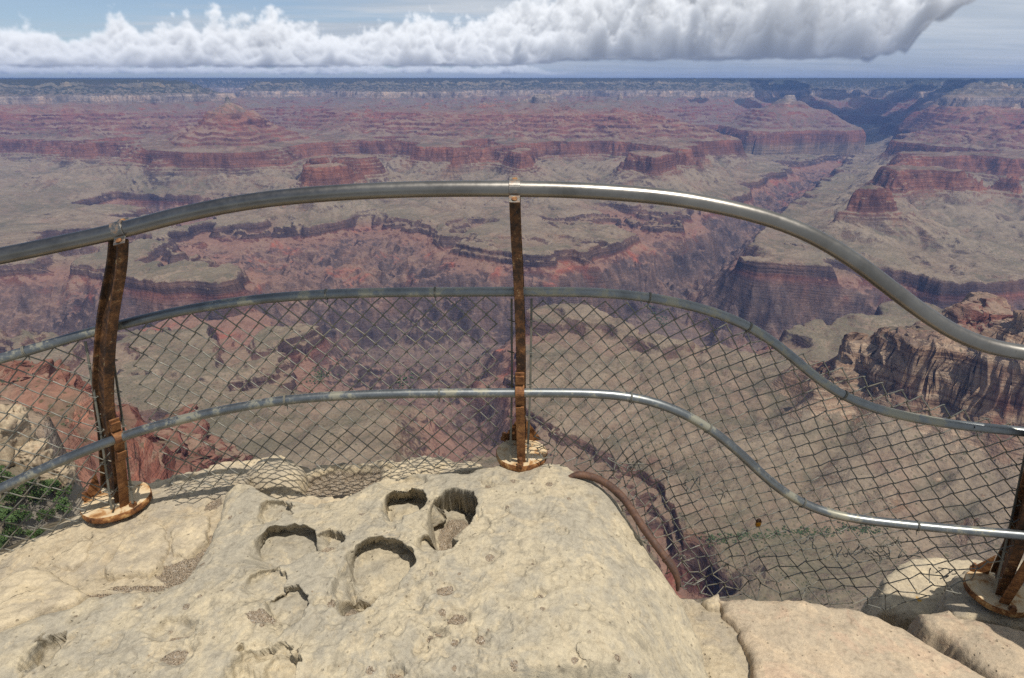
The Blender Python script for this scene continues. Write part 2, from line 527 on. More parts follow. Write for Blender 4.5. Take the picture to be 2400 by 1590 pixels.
def build_terrain(mat):
    naz = int(1250 * LOD)
    n1, n2, n3 = int(260 * LOD), int(1550 * LOD), int(260 * LOD)
    th = np.linspace(R(-53), R(53), naz)
    ln = np.concatenate([np.linspace(math.log(3.2), math.log(800), n1, endpoint=False),
                         np.linspace(math.log(800), math.log(14500), n2, endpoint=False),
                         np.linspace(math.log(14500), math.log(60000), n3)])
    ct = np.linspace(R(-53.5), R(53.5), 330)
    cl = np.linspace(math.log(90), math.log(62000), 420)
    g = rbf(np.tile(ct, len(cl)), np.repeat(cl, len(ct))).reshape(len(cl), len(ct))
    w = lin_up(ct, cl, g, th, np.maximum(ln, math.log(90.5))).astype(np.float32)
    r = np.exp(ln)[:, None]
    x = (r * np.sin(th)[None]).astype(np.float64)
    y = (r * np.cos(th)[None]).astype(np.float64)
    del g
    # ---- erosion: bays, points and gullies wander the contour lines
    wx = 260 * perlin(x / 1900, y / 1900, 3) + 70 * perlin(x / 600, y / 600, 4)
    wy = 260 * perlin(x / 1900, y / 1900, 5) + 70 * perlin(x / 600, y / 600, 6)
    xw, yw = x + wx, y + wy
    near = np.clip((r - 150) / 2200.0, 0.0, 1.0)
    damp = 0.22 + 0.78 * near
    up = np.clip((w - 1150) / 300.0, 0, 1)                # cliffs of the upper walls: rounded bays, sharp points
    big = -np.abs(perlin(xw / 1500, yw / 1500, 8)) * 210 + 55 - np.abs(perlin(xw / 640, yw / 640, 9)) * 120 + 30
    mid = -np.abs(perlin(xw / 300, yw / 300, 10)) * 56 + 15 - np.abs(perlin(xw / 150, yw / 150, 12)) * 26 + 7
    gul = (np.abs(perlin(xw / 210, yw / 210, 14)) - 0.28) * 52 + (np.abs(perlin(xw / 95, yw / 95, 15)) - 0.28) * 30
    small = perlin(x / 46, y / 46, 17) * 11 + perlin(x / 21, y / 21, 18) * 6
    # damping next to the rim of the inner gorge keeps the surveyed lines
    bigk = np.interp(w, [1150, 1350, 1470, 1560, 1800, 1900, 2300, 2600], [0.35, 0.85, 0.7, 0.42, 0.42, 0.8, 0.8, 0.6])
    w = w + damp * (big * bigk + mid * (0.55 + 0.3 * up) + gul * 0.6 + small)
    del big, mid
    # free-standing temples: cones of the same beds
    def temple(w, px, dist, prof_r, sq=0.0, sd_=0):
        c = at_d(px, 203, dist)
        dx, dy = x - c[0], y - c[1]
        m = (np.abs(dx) < prof_r[-1][0]) & (np.abs(dy) < prof_r[-1][0])
        dx, dy = dx[m], dy[m]
        rr = np.hypot(dx, dy)
        a = np.arctan2(dy, dx)
        rr = rr * (1 + 0.13 * np.cos(3 * a + sd_) + 0.08 * np.cos(5 * a + 2 * sd_)) + np.clip(rr / 300, 0.05, 1) * (36 * perlin(dx / 170, dy / 170, 53 + sd_) + 22 * np.abs(perlin(dx / 70, dy / 70, 54 + sd_)))
        wc = np.interp(rr, [p[0] for p in prof_r], [p[1] for p in prof_r])
        if sq: 
            k = np.clip((sq - rr) / (sq * 0.45), 0, 1); k = k * k * (3 - 2 * k)
            w[m] = w[m] * (1 - k) + wc * k
        else:
            w[m] = np.maximum(w[m], wc)
        return w
    CONE = [(0, 1990), (120, 1940), (315, 1812), (350, 1764), (385, 1726), (500, 1668), (610, 1600), (800, 1500), (1050, 1446), (1250, 1436), (1600, 1432), (1601, 0)]
    w = temple(w, 528, 7950, CONE, sq=1600.0, sd_=1)
    w = temple(w, 1264, 9700, [(0, 2030), (70, 2016), (110, 2004), (125, 1988), (330, 1880), (560, 1812), (700, 1790), (900, 1700), (901, 0)], sd_=2)
    w = temple(w, 1455, 10800, [(0, 2020), (40, 2004), (60, 1985), (330, 1850), (420, 1800), (421, 0)], sd_=3)
    w = temple(w, 1854, 10700, [(0, 2030), (60, 2014), (130, 1992), (380, 1830), (500, 1795), (720, 1640), (980, 1455), (1060, 1410), (1061, 0)], sd_=4)
    w = temple(w, 822, 6150, [(0, 1475), (90, 1455), (180, 1440), (240, 1415), (340, 1330), (600, 900), (601, 0)], sd_=5)
    s = prof(w)
    c0 = at_d(528, 203, 7950); ddx, ddy = x - c0[0], y - c0[1]
    mk = (np.abs(ddx) < 340) & (np.abs(ddy) < 340); ddx, ddy = ddx[mk], ddy[mk]
    rr_ = np.hypot(ddx, ddy) * (1 + 0.12 * np.cos(3 * np.arctan2(ddy, ddx) + 1)) + 9 * np.abs(perlin(ddx / 40, ddy / 40, 62))
    peak = np.zeros_like(s); peak[mk] = np.interp(rr_, [0, 18, 30, 46, 140, 315], [-132, -146, -196, -214, -266, -395]) ; 
    bs = np.clip((perlin(xw / 900, yw / 900, 51) + 0.6 * perlin(xw / 240, yw / 240, 52) + 0.12) * 2.2, 0, 0.92) * np.clip((w - 1445) / 10.0, 0, 1) * np.clip((1815 - w) / 10.0, 0, 1)
    s = s + bs * (np.interp(w, PW3, PZ3) - s)
    sp_ = s[mk]; pk_ = peak[mk]; s[mk] = np.where(rr_ < 315, np.where(sp_ < pk_, pk_, np.minimum(sp_, pk_ + 25)), sp_)
    # the gorge-edge cliff is broken in places: scree covers it
    brk = np.clip((perlin(xw / 420, yw / 420, 40) + 0.45 * perlin(xw / 130, yw / 130, 41) - 0.12) * 3.0, 0, 0.9)
    s = s + brk * (np.interp(w, PW2, PZ2) - s)
    # inner gorge: spurs and chutes in the dark rock
    deep = np.clip((-1030 - s) / 120.0, 0, 1) * np.clip((s + 1432) / 60.0, 0.1, 1)
    s = s + deep * ((0.33 - np.abs(perlin(xw / 260, yw / 260, 20))) * 120 + (0.3 - np.abs(perlin(xw / 115, yw / 115, 21))) * 55 + perlin(x / 48, y / 48, 22) * 16 + perlin(x / 22, y / 22, 25) * 7)
    # shale slopes and the platform: washes and hummocks
    plat = np.clip((s + 965) / 8.0, 0, 1) * np.clip((-790 - s) / 30.0, 0, 1)
    washv = (0.25 - np.abs(perlin(xw / 340, yw / 340, 43))) * 2.2 + (0.22 - np.abs(perlin(xw / 120, yw / 120, 44))) * 1.6 + (0.25 - np.abs(perlin(xw / 800, yw / 800, 42))) * 1.0
    g2 = np.abs(perlin(xw / 58, yw / 58, 63))
    washv = washv + (0.2 - g2) * 1.1
    apr = plat * damp * np.clip((s + 950) / 40.0, 0.12, 1)
    s = s + apr * ((np.abs(perlin(xw / 800, yw / 800, 42)) - 0.25) * 115 + (np.abs(perlin(xw / 340, yw / 340, 43)) - 0.25) * 64 + (np.abs(perlin(xw / 120, yw / 120, 44)) - 0.25) * 20)
    s = s + plat * damp * (g2 - 0.25) * 9
    s = s - plat * damp * np.clip(0.16 - np.abs(perlin(xw / 330, yw / 330, 23)), 0, 1) * 85 + plat * (perlin(x / 130, y / 130, 24) * 5 + perlin(x / 55, y / 55, 27) * 2.2)
    herm = np.clip((s + 395) / 30.0, 0, 1) * np.clip((-300 - s) / 30.0, 0, 1) * damp
    s = s + herm * ((np.abs(perlin(xw / 620, yw / 620, 45)) - 0.25) * 120 + (np.abs(perlin(xw / 260, yw / 260, 46)) - 0.25) * 55)
    kaib = np.clip((s + 175) / 30.0, 0, 1) * np.clip((30 - s) / 40.0, 0, 1) * damp
    s = s + kaib * ((np.abs(perlin(xw / 480, yw / 480, 47)) - 0.25) * 70 + (np.abs(perlin(xw / 190, yw / 190, 48)) - 0.25) * 40)
    supa = np.clip((s + 640) / 30.0, 0, 1) * np.clip((-400 - s) / 30.0, 0, 1) * damp
    s = s + supa * (np.abs(perlin(xw / 330, yw / 330, 49)) - 0.25) * 40
    upper = np.clip((s + 640) / 30.0, 0, 1)
    s = s + upper * damp * (perlin(x / 110, y / 110, 26) * 5 + perlin(x / 45, y / 45, 28) * 3)
    rug = np.clip((2900 - r) / 900.0, 0, 1) * np.clip((r - 500) / 300.0, 0, 1) * np.clip((s + 830) / 40.0, 0, 1)
    st_ = s / 15.0 + 0.7 * perlin(x / 150, y / 150, 64)
    fr_ = np.clip((st_ - np.floor(st_) - 0.45) / 0.4, 0, 1)
    s = s + rug * 0.8 * (15.0 * (np.floor(st_) + fr_) - 15.0 * st_)
    s = s + rug * (perlin(x / 70, y / 70, 56) * 12 + np.abs(perlin(x / 31, y / 31, 57)) * 9 - 2 + perlin(x / 14, y / 14, 58) * 3)
    s = s + (perlin(x / 34, y / 34, 59) * 2.6 + perlin(x / 17, y / 17, 61) * 1.3) * np.clip((r - 300) / 600.0, 0, 1)
    s = s + perlin(x / 13, y / 13, 29) * 1.2 * np.clip(near + 0.3, 0, 1)
    z = s + dip(y)
    # the slope directly below the viewpoint
    rr = np.broadcast_to(r, z.shape)
    slope = -0.60 - 1.35 * np.clip((np.sin(th)[None] + 0.60) / 0.12, 0, 1)
    zn = slope * rr - 3.5 + np.clip(rr / 60, 0, 1) * (perlin(x / 23, y / 23, 31) * 4 + perlin(x / 9, y / 9, 32) * 1.6) + np.clip(rr / 20, 0, 1) * perlin(x / 3.1, y / 3.1, 33) * 0.5
    t = np.clip((rr - NEAR0) / 160.0, 0, 1); t = t * t * (3 - 2 * t)
    z = zn * (1 - t) + z * t
    hx = rug * (16 * perlin(x / 60 + z / 70, y / 60 - z / 55, 71) + 9 * perlin(x / 26 - z / 30, y / 26 + z / 34, 72) + 4 * perlin(x / 11 + z / 9, y / 11, 73))
    hy = rug * (16 * perlin(x / 60 - z / 65, y / 60 + z / 60, 74) + 9 * perlin(x / 26 + z / 28, y / 26 - z / 32, 75) + 4 * perlin(x / 11 - z / 8, y / 11, 76))
    V = np.stack([x + hx, y + hy, z], -1).reshape(-1, 3)
    Q = grid_quads(len(ln), naz)[:, ::-1]
    o = np_mesh('canyon_terrain', V, Q, mat)
    at = o.data.attributes.new('wash', 'FLOAT', 'POINT'); at.data.foreach_set('value', np.ascontiguousarray(washv, np.float32).ravel())
    tag(o, kind='structure', label='layered red and tan canyon terrain with cliffs and platforms')
    return o, th, ln, z
def canyon_material():
    m, nt, b, out = new_mat('canyon_rock')
    T = NT(nt)
    g = T.geo()
    P = g.outputs['Position']
    x, y, z = T.xyz(P)
    nx, ny, nz = T.xyz(g.outputs['True Normal'])
    d = T.math('MULTIPLY', T.math('MAXIMUM', T.math('SUBTRACT', y, DIP_Y), 0.0), DIP_K)
    sig0 = T.math('SUBTRACT', z, d)
    nb = T.noise(P, 0.004, 5, 0.6)                         # 250 m blotches
    nm = T.noise(P, 0.018, 6, 0.62)                        # 55 m
    nf = T.noise(P, 0.11, 5, 0.65)                         # 9 m
    nh = T.noise(P, 0.0011, 3, 0.5)                        # 900 m
    sig = T.math('ADD', sig0, T.math('MULTIPLY', T.math('SUBTRACT', nm, 0.5), 26.0))

    def rp(stops):
        lo, hi = -1450.0, 150.0
        f = T.mr(sig, lo, hi, 0, 1, 'LINEAR')
        return T.ramp(f, [((s - lo) / (hi - lo), c) for s, c in stops])
    rock = rp([(-1440, (.125, .100, .092)), (-1200, (.150, .115, .102)), (-1075, (.165, .105, .090)), (-1030, (.185, .095, .075)), (-1012, (.120, .085, .074)),
               (-962, (.145, .100, .082)), (-950, (.205, .16, .115)), (-830, (.225, .17, .125)), (-800, (.20, .13, .095)), (-772, (.215, .115, .082)), (-640, (.225, .108, .076)),
               (-622, (.215, .115, .09)), (-500, (.205, .105, .085)), (-405, (.235, .108, .082)), (-385, (.25, .115, .082)), (-310, (.28, .155, .11)), (-296, (.34, .275, .215)), (-195, (.42, .36, .29)),
               (-170, (.20, .19, .15)), (-60, (.34, .30, .235)), (20, (.34, .31, .25))])
    soil = rp([(-1440, (.185, .140, .115)), (-1240, (.225, .150, .120)), (-1080, (.255, .150, .115)), (-1025, (.245, .150, .112)), (-1000, (.225, .158, .115)), (-962, (.225, .172, .122)),
               (-930, (.225, .180, .128)), (-860, (.250, .205, .148)), (-800, (.235, .185, .132)), (-720, (.235, .165, .118)), (-630, (.190, .135, .102)),
               (-560, (.215, .125, .095)), (-400, (.245, .115, .085)), (-330, (.265, .130, .092)), (-280, (.285, .155, .11)), (-190, (.29, .215, .16)), (-160, (.14, .13, .095)), (-30, (.15, .125, .085)), (20, (.20, .16, .11))])
    # beds: thin dark and light courses in the cliffs
    cz = T.n('ShaderNodeCombineXYZ')
    T.set(cz.inputs[0], T.math('MULTIPLY', x, 0.0012)); T.set(cz.inputs[1], T.math('MULTIPLY', y, 0.0012)); T.set(cz.inputs[2], T.math('MULTIPLY', sig0, 0.075))
    beds = T.noise(cz.outputs[0], 1.0, 5, 0.7)
    cv = T.n('ShaderNodeCombineXYZ')
    T.set(cv.inputs[0], T.math('MULTIPLY', x, 0.035)); T.set(cv.inputs[1], T.math('MULTIPLY', y, 0.035)); T.set(cv.inputs[2], T.math('MULTIPLY', z, 0.005))
    streak = T.noise(cv.outputs[0], 1.0, 5, 0.65)
    rock = T.mix(1.0, rock, T.ramp(beds, [(0.30, (.50, .48, .50)), (0.5, (1, 1, 1)), (0.68, (1.30, 1.25, 1.18))]), 'MULTIPLY')
    rock = T.mix(1.0, rock, T.ramp(streak, [(0.30, (.66, .64, .66)), (0.52, (1, 1, 1)), (0.74, (1.15, 1.12, 1.08))]), 'MULTIPLY')
    # gorge rock: steep streaks of pink and grey
    gorge = T.mr(sig, -1090, -1040, 1.0, 0.0)
    vein = T.noise(T.mapping(P, scale=(1, 1, 0.25), rot=(0.2, 0.5, 0.6)), 0.013, 7, 0.68, dist=1.2)
    gcol = T.ramp(vein, [(0.34, (.080, .064, .062)), (0.47, (.135, .105, .094)), (0.56, (.185, .130, .110)), (0.68, (.27, .205, .165))])
    rock = T.mix(T.math('MULTIPLY', gorge, 0.8), rock, gcol)
    soil = T.mix(T.math('MULTIPLY', gorge, 0.55), soil, gcol)
    # red shale flares
    flare = T.math('MULTIPLY', T.mr(sig, -1190, -1120, 0, 1), T.mr(sig, -1020, -1045, 0, 1))
    fn = T.noise(P, 0.0042, 5, 0.65, dist=0.6)
    flare = T.math('MULTIPLY', flare, T.mr(fn, 0.53, 0.72))
    soil = T.mix(flare, soil, (.34, .115, .078))
    rock = T.mix(T.math('MULTIPLY', flare, 0.7), rock, (.28, .10, .07))
    # talus: fines of the beds above lying on the slopes, green-grey scrub on flats
    soil = T.mix(1.0, soil, T.ramp(nm, [(0.3, (.78, .76, .74)), (0.5, (1, 1, 1)), (0.7, (1.18, 1.15, 1.10))]), 'MULTIPLY')
    soil = T.mix(T.mr(nb, 0.50, 0.68, 0, 0.55), soil, T.mix(T.mr(sig, -1000, -700), (.28, .195, .140), (.30, .19, .135)))
    wa = T.n('ShaderNodeAttribute'); wa.attribute_name = 'wash'  # scrub darkens gullies, ridges go paler; relief shading also put into the colour
    wf = T.math('ADD', wa.outputs['Fac'], T.math('MULTIPLY', T.math('SUBTRACT', nm, 0.5), 0.8))
    wz = T.mr(sig, -1000, -960)
    soil = T.mix(T.math('MULTIPLY', T.math('MULTIPLY', T.mr(wf, 0.15, 0.75), wz), 0.60), soil, (.125, .118, .080))
    soil = T.mix(T.math('MULTIPLY', T.math('MULTIPLY', T.mr(wf, -0.15, -0.75), wz), 0.45), soil, (.32, .26, .185))
    flat = T.mr(nz, 0.86, 0.985)
    green = T.math('MULTIPLY', T.math('MULTIPLY', flat, T.mr(nh, 0.42, 0.60)), T.math('MULTIPLY', T.mr(sig, -990, -955), T.mr(sig, -850, -900, 0, 1)))
    soil = T.mix(T.math('MULTIPLY', green, 0.55), soil, (.150, .140, .092))
    bush = T.voro(P, 0.085, 'F1')
    bushn = T.noise(P, 0.006, 4, 0.6)
    bm = T.math('MULTIPLY', T.mr(bush, 0.30, 0.16, 0, 1), T.mr(bushn, 0.42, 0.6))
    bush2 = T.mr(T.voro(P, 0.030, 'F1'), 0.24, 0.12, 0, 1)
    bm = T.math('MAXIMUM', bm, T.math('MULTIPLY', T.math('MULTIPLY', bush2, T.mr(nf, 0.45, 0.55)), T.mr(bushn, 0.36, 0.5)))
    bm = T.math('MULTIPLY', bm, T.mr(sig, -1000, -960, 0.15, 0.85))
    soil = T.mix(T.math('MULTIPLY', bm, 0.85), soil, (.070, .078, .042))
    # creek-side green in the lowest washes of the platform
    breakup = T.math('MULTIPLY', T.math('MULTIPLY', T.mr(sig, -320, -290), T.mr(sig, -170, -195)), T.mr(T.noise(P, 0.0065, 5, 0.7), 0.46, 0.60))
    rock = T.mix(T.math('MULTIPLY', breakup, 0.75), rock, (.15, .14, .12))
    far_green = T.math('MULTIPLY', T.math('MULTIPLY', T.mr(y, 8600, 10200), T.mr(sig, -420, -370)), T.mr(nb, 0.38, 0.56))
    soil = T.mix(T.math('MULTIPLY', far_green, 0.7), soil, (.165, .165, .125))
    far_s = T.math('MULTIPLY', T.mr(y, 8300, 9600), T.mr(sig, -660, -600))
    soil = T.mix(T.math('MULTIPLY', far_s, 0.45), soil, (.185, .150, .130))
    # forest on the high rims, patchy trees on upper slopes
    forest = T.math('MULTIPLY', T.math('MULTIPLY', T.mr(sig, -370, -150), T.mr(y, 8400, 9600)), T.mr(T.math('ADD', nm, T.math('MULTIPLY', T.mr(sig, -200, 0, 0, 1), 0.25)), 0.46, 0.60))
    soil = T.mix(T.math('MULTIPLY', forest, 0.8), soil, (.030, .045, .034))
    rock = T.mix(T.math('MULTIPLY', T.math('MULTIPLY', forest, T.mr(sig, -180, -150)), 0.55), rock, (.085, .10, .07))
    steep = T.math('ADD', nz, T.math('MULTIPLY', T.math('SUBTRACT', nf, 0.5), 0.22))
    k = T.mr(steep, 0.80, 0.66, 0, 1)
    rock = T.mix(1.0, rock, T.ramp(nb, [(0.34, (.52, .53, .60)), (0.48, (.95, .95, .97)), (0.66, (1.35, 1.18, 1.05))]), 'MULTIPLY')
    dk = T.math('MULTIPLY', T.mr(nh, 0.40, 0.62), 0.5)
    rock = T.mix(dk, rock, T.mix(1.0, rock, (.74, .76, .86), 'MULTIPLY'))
    # the ridge on the right is weathered grey-tan
    cc = T.n('ShaderNodeVectorMath', operation='DISTANCE'); T.set(cc.inputs[0], P); cc.inputs[1].default_value = (1020, 1520, -700)
    gr = T.math('MULTIPLY', T.mr(cc.outputs['Value'], 720, 480, 0, 1), T.mr(nb, 0.62, 0.50, 0, 1))
    rock = T.mix(T.math('MULTIPLY', gr, 0.9), rock, T.ramp(beds, [(0.36, (.14, .085, .055)), (0.46, (.34, .23, .15)), (0.54, (.42, .31, .21)), (0.64, (.54, .42, .29))]))
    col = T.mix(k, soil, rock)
    col = T.mix(1.0, col, T.ramp(nf, [(0.25, (.72, .70, .70)), (0.5, (1, 1, 1)), (0.75, (1.22, 1.2, 1.18))]), 'MULTIPLY')
    col = T.mix(1.0, col, (.80, .775, .765), 'MULTIPLY')
    T.set(b.inputs['Base Color'], col)
    b.inputs['Roughness'].default_value = 1.0
    b.inputs['Specular IOR Level'].default_value = 0.0
    hb = T.math('ADD', T.math('MULTIPLY', nm, 14.0), T.math('MULTIPLY', nf, 5.0))
    hb = T.math('ADD', hb, T.math('MULTIPLY', T.math('MULTIPLY', beds, k), 9.0))
    hb = T.math('ADD', hb, T.math('MULTIPLY', T.math('MULTIPLY', streak, k), 8.0))
    T.set(b.inputs['Normal'], T.bump(hb, 0.8, 1.0))
    return m


if 'T' not in SKIP:
    terrain, TH, LN, TZ = build_terrain(canyon_material())

    def ground(x, y):
        """terrain height at world x, y"""
        th = math.atan2(x, y); ln = math.log(math.hypot(x, y))
        j = int(np.clip(np.searchsorted(TH, th), 0, len(TH) - 1)); i = int(np.clip(np.searchsorted(LN, ln), 0, len(LN) - 1))
        return float(TZ[i, j])

# ------------------------------------------------------------------ air
if 'H' not in SKIP:
    X0, X1, Y0, Y1, Z0, Z1 = -62000, 62000, -800, 61500, -1600, 420
    hv = [(X0, Y0, Z0), (X1, Y0, Z0), (X1, Y1, Z0), (X0, Y1, Z0), (X0, Y0, Z1), (X1, Y0, Z1), (X1, Y1, Z1), (X0, Y1, Z1)]
    hf = [(0, 3, 2, 1), (4, 5, 6, 7), (0, 1, 5, 4), (1, 2, 6, 5), (2, 3, 7, 6), (3, 0, 4, 7)]
    hm = bpy.data.materials.new('haze_air'); hm.use_nodes = True
    ht = hm.node_tree
    for n in list(ht.nodes): ht.nodes.remove(n)
    ho = ht.nodes.new('ShaderNodeOutputMaterial'); pv = ht.nodes.new('ShaderNodeVolumePrincipled')
    ht.links.new(pv.outputs[0], ho.inputs['Volume'])
    pv.inputs['Color'].default_value = (0.25, 0.44, 0.95, 1)
    pv.inputs['Density'].default_value = 3.7e-5
    pv.inputs['Anisotropy'].default_value = 0.2
    hz = mesh_obj('haze', hv, hf, hm)
    tag(hz, kind='stuff', label='pale blue haze filling the canyon air')
# ================================================================== the rocks at the viewpoint
def sandstone(name, c_grey, c_tan, c_warm, lichen=None, speck=0.6, bump=0.85):
    m, nt, b, out = new_mat(name)
    T = NT(nt)
    P = T.obj()
    big = T.noise(P, 2.6, 6, 0.62, dist=0.6)
    med = T.noise(P, 11.0, 6, 0.65, dist=0.3)
    fin = T.noise(P, 70.0, 5, 0.7)
    grit = T.noise(P, 420.0, 3, 0.7)
    vein = T.noise(T.mapping(P, scale=(1, 1, 3)), 5.5, 8, 0.72, dist=1.4)
    col = T.mix(T.mr(T.math('ADD', big, T.math('MULTIPLY', T.math('SUBTRACT', med, 0.5), 0.8)), 0.40, 0.60), c_grey, c_tan)
    col = T.mix(T.math('MULTIPLY', T.mr(vein, 0.52, 0.62), 0.6), col, c_warm)
    col = T.mix(T.math('MULTIPLY', T.mr(med, 0.56, 0.68), speck), col, tuple(c * 0.62 for c in c_grey))
    mot = T.noise(P, 27.0, 7, 0.72, dist=0.8)
    col = T.mix(1.0, col, T.ramp(mot, [(0.30, (.70, .69, .68)), (0.47, (.97, .97, .97)), (0.55, (1.03, 1.03, 1.02)), (0.70, (1.22, 1.20, 1.15))]), 'MULTIPLY')
    col = T.mix(1.0, col, T.ramp(fin, [(0.25, (.78, .77, .75)), (0.5, (1, 1, 1)), (0.75, (1.14, 1.13, 1.11))]), 'MULTIPLY')
    col = T.mix(1.0, col, T.ramp(grit, [(0.3, (.80, .79, .77)), (0.5, (1, 1, 1)), (0.72, (1.15, 1.15, 1.13))]), 'MULTIPLY')
    if lichen:
        ln_ = T.noise(P, 8.0, 6, 0.7, dist=0.5)
        col = T.mix(T.math('MULTIPLY', T.mr(ln_, 0.64, 0.68), 0.9), col, lichen)
    wv = T.n('ShaderNodeVectorMath', operation='ADD')
    nv = T.n('ShaderNodeTexNoise'); T.set(nv.inputs['Vector'], P); nv.inputs['Scale'].default_value = 6.0; nv.inputs['Detail'].default_value = 5
    sc_ = T.n('ShaderNodeVectorMath', operation='SCALE'); T.set(sc_.inputs[0], nv.outputs['Color']); sc_.inputs['Scale'].default_value = 0.22
    T.set(wv.inputs[0], P); T.set(wv.inputs[1], sc_.outputs[0])
    crk = T.n('ShaderNodeTexVoronoi', feature='DISTANCE_TO_EDGE'); T.set(crk.inputs['Vector'], wv.outputs[0]); crk.inputs['Scale'].default_value = 3.4
    crm = T.math('MULTIPLY', T.mr(crk.outputs['Distance'], 0.009, 0.002, 0, 1), T.mr(big, 0.57, 0.64))
    col = T.mix(T.math('MULTIPLY', crm, 0.5), col, (.10, .075, .05))
    pit = T.math('MULTIPLY', T.mr(T.voro(P, 38.0, 'F1'), 0.20, 0.07, 0, 1), T.mr(med, 0.46, 0.58))
    col = T.mix(T.math('MULTIPLY', pit, 0.6), col, (.16, .125, .085))
    at = T.n('ShaderNodeAttribute'); at.attribute_name = 'sand'
    sd_ = at.outputs['Fac']
    peb = T.voro(P, 230.0, 'F1', 'Distance')
    pc = T.n('ShaderNodeTexVoronoi'); T.set(pc.inputs['Vector'], P); pc.inputs['Scale'].default_value = 230.0
    pr = T.xyz(pc.outputs['Color'])[0]
    sandc = T.ramp(pr, [(0.0, (.20, .15, .10)), (0.3, (.31, .245, .175)), (0.6, (.38, .31, .225)), (0.9, (.45, .38, .29)), (1.0, (.56, .50, .42))])
    sandc = T.mix(T.mr(peb, 0.4, 0.8), sandc, (.23, .175, .12))
    sm = T.mr(T.math('ADD', sd_, T.math('MULTIPLY', T.math('SUBTRACT', fin, 0.5), 0.7)), 0.42, 0.62)
    col = T.mix(sm, col, sandc)
    T.set(b.inputs['Base Color'], col)
    b.inputs['Roughness'].default_value = 0.95
    b.inputs['Specular IOR Level'].default_value = 0.12
    h = T.math('ADD', T.math('MULTIPLY', fin, 0.6), T.math('MULTIPLY', grit, 0.25))
    h = T.math('ADD', h, T.math('MULTIPLY', T.math('MULTIPLY', sm, T.mr(peb, 0.6, 0.1)), 1.0))
    h = T.math('ADD', h, T.math('MULTIPLY', med, 1.2))
    h = T.math('SUBTRACT', h, T.math('ADD', T.math('MULTIPLY', crm, 0.8), T.math('MULTIPLY', pit, 0.7)))
    T.set(b.inputs['Normal'], T.bump(h, bump, 0.006))
    return m


M_MAIN = sandstone('weathered_sandstone', (.33, .292, .225), (.42, .357, .252), (.48, .395, .265))
M_CREAM = sandstone('cream_sandstone', (.37, .31, .225), (.48, .395, .27), (.52, .415, .265), speck=0.2)
M_PINK = sandstone('pinkish_sandstone', (.40, .325, .235), (.48, .375, .26), (.47, .335, .235), speck=0.2)
M_LICHEN = sandstone('lichen_sandstone', (.42, .35, .25), (.54, .445, .30), (.50, .41, .28), lichen=(.48, .26, .03), speck=0.2)
M_MORTAR = sandstone('grey_mortar', (.33, .28, .21), (.43, .355, .245), (.40, .315, .205), speck=0.5, bump=1.0)


def poly_sd(x, y, poly):
    """signed distance to polygon, positive inside"""
    n = len(poly)
    d2 = np.full(x.shape, 1e9); ins = np.zeros(x.shape, bool)
    for i in range(n):
        ax, ay = poly[i]; bx, by = poly[(i + 1) % n]
        ex, ey = bx - ax, by - ay
        t = np.clip(((x - ax) * ex + (y - ay) * ey) / (ex * ex + ey * ey + 1e-12), 0, 1)
        d2 = np.minimum(d2, (x - ax - t * ex) ** 2 + (y - ay - t * ey) ** 2)
        c = ((ay > y) != (by > y)) & (x < ex * (y - ay) / (ey if abs(ey) > 1e-9 else 1e-9) + ax)
        ins ^= c
    d = np.sqrt(d2)
    return np.where(ins, d, -d)


def surf_fn(pts):
    """smooth height through surveyed points (x, y, z)"""
    P = np.array(pts, float)
    X = P[:, :2]
    D = np.sqrt(((X[:, None] - X[None]) ** 2).sum(-1) + 0.02)
    n = len(P)
    A = np.zeros((n + 3, n + 3)); A[:n, :n] = -D + np.eye(n) * 0.04
    A[:n, n] = 1; A[:n, n + 1:] = X; A[n, :n] = 1; A[n + 1:, :n] = X.T
    b = np.zeros(n + 3); b[:n] = P[:, 2]
    c = np.linalg.solve(A, b)

    def f(x, y):
        s = c[n] + c[n + 1] * x + c[n + 2] * y
        for i in range(n):
            s = s - c[i] * np.sqrt((x - X[i, 0]) ** 2 + (y - X[i, 1]) ** 2 + 0.02)
        return s
    return f


FAR = (0.42, 0.91)                                       # holes are cut back steepest on this side


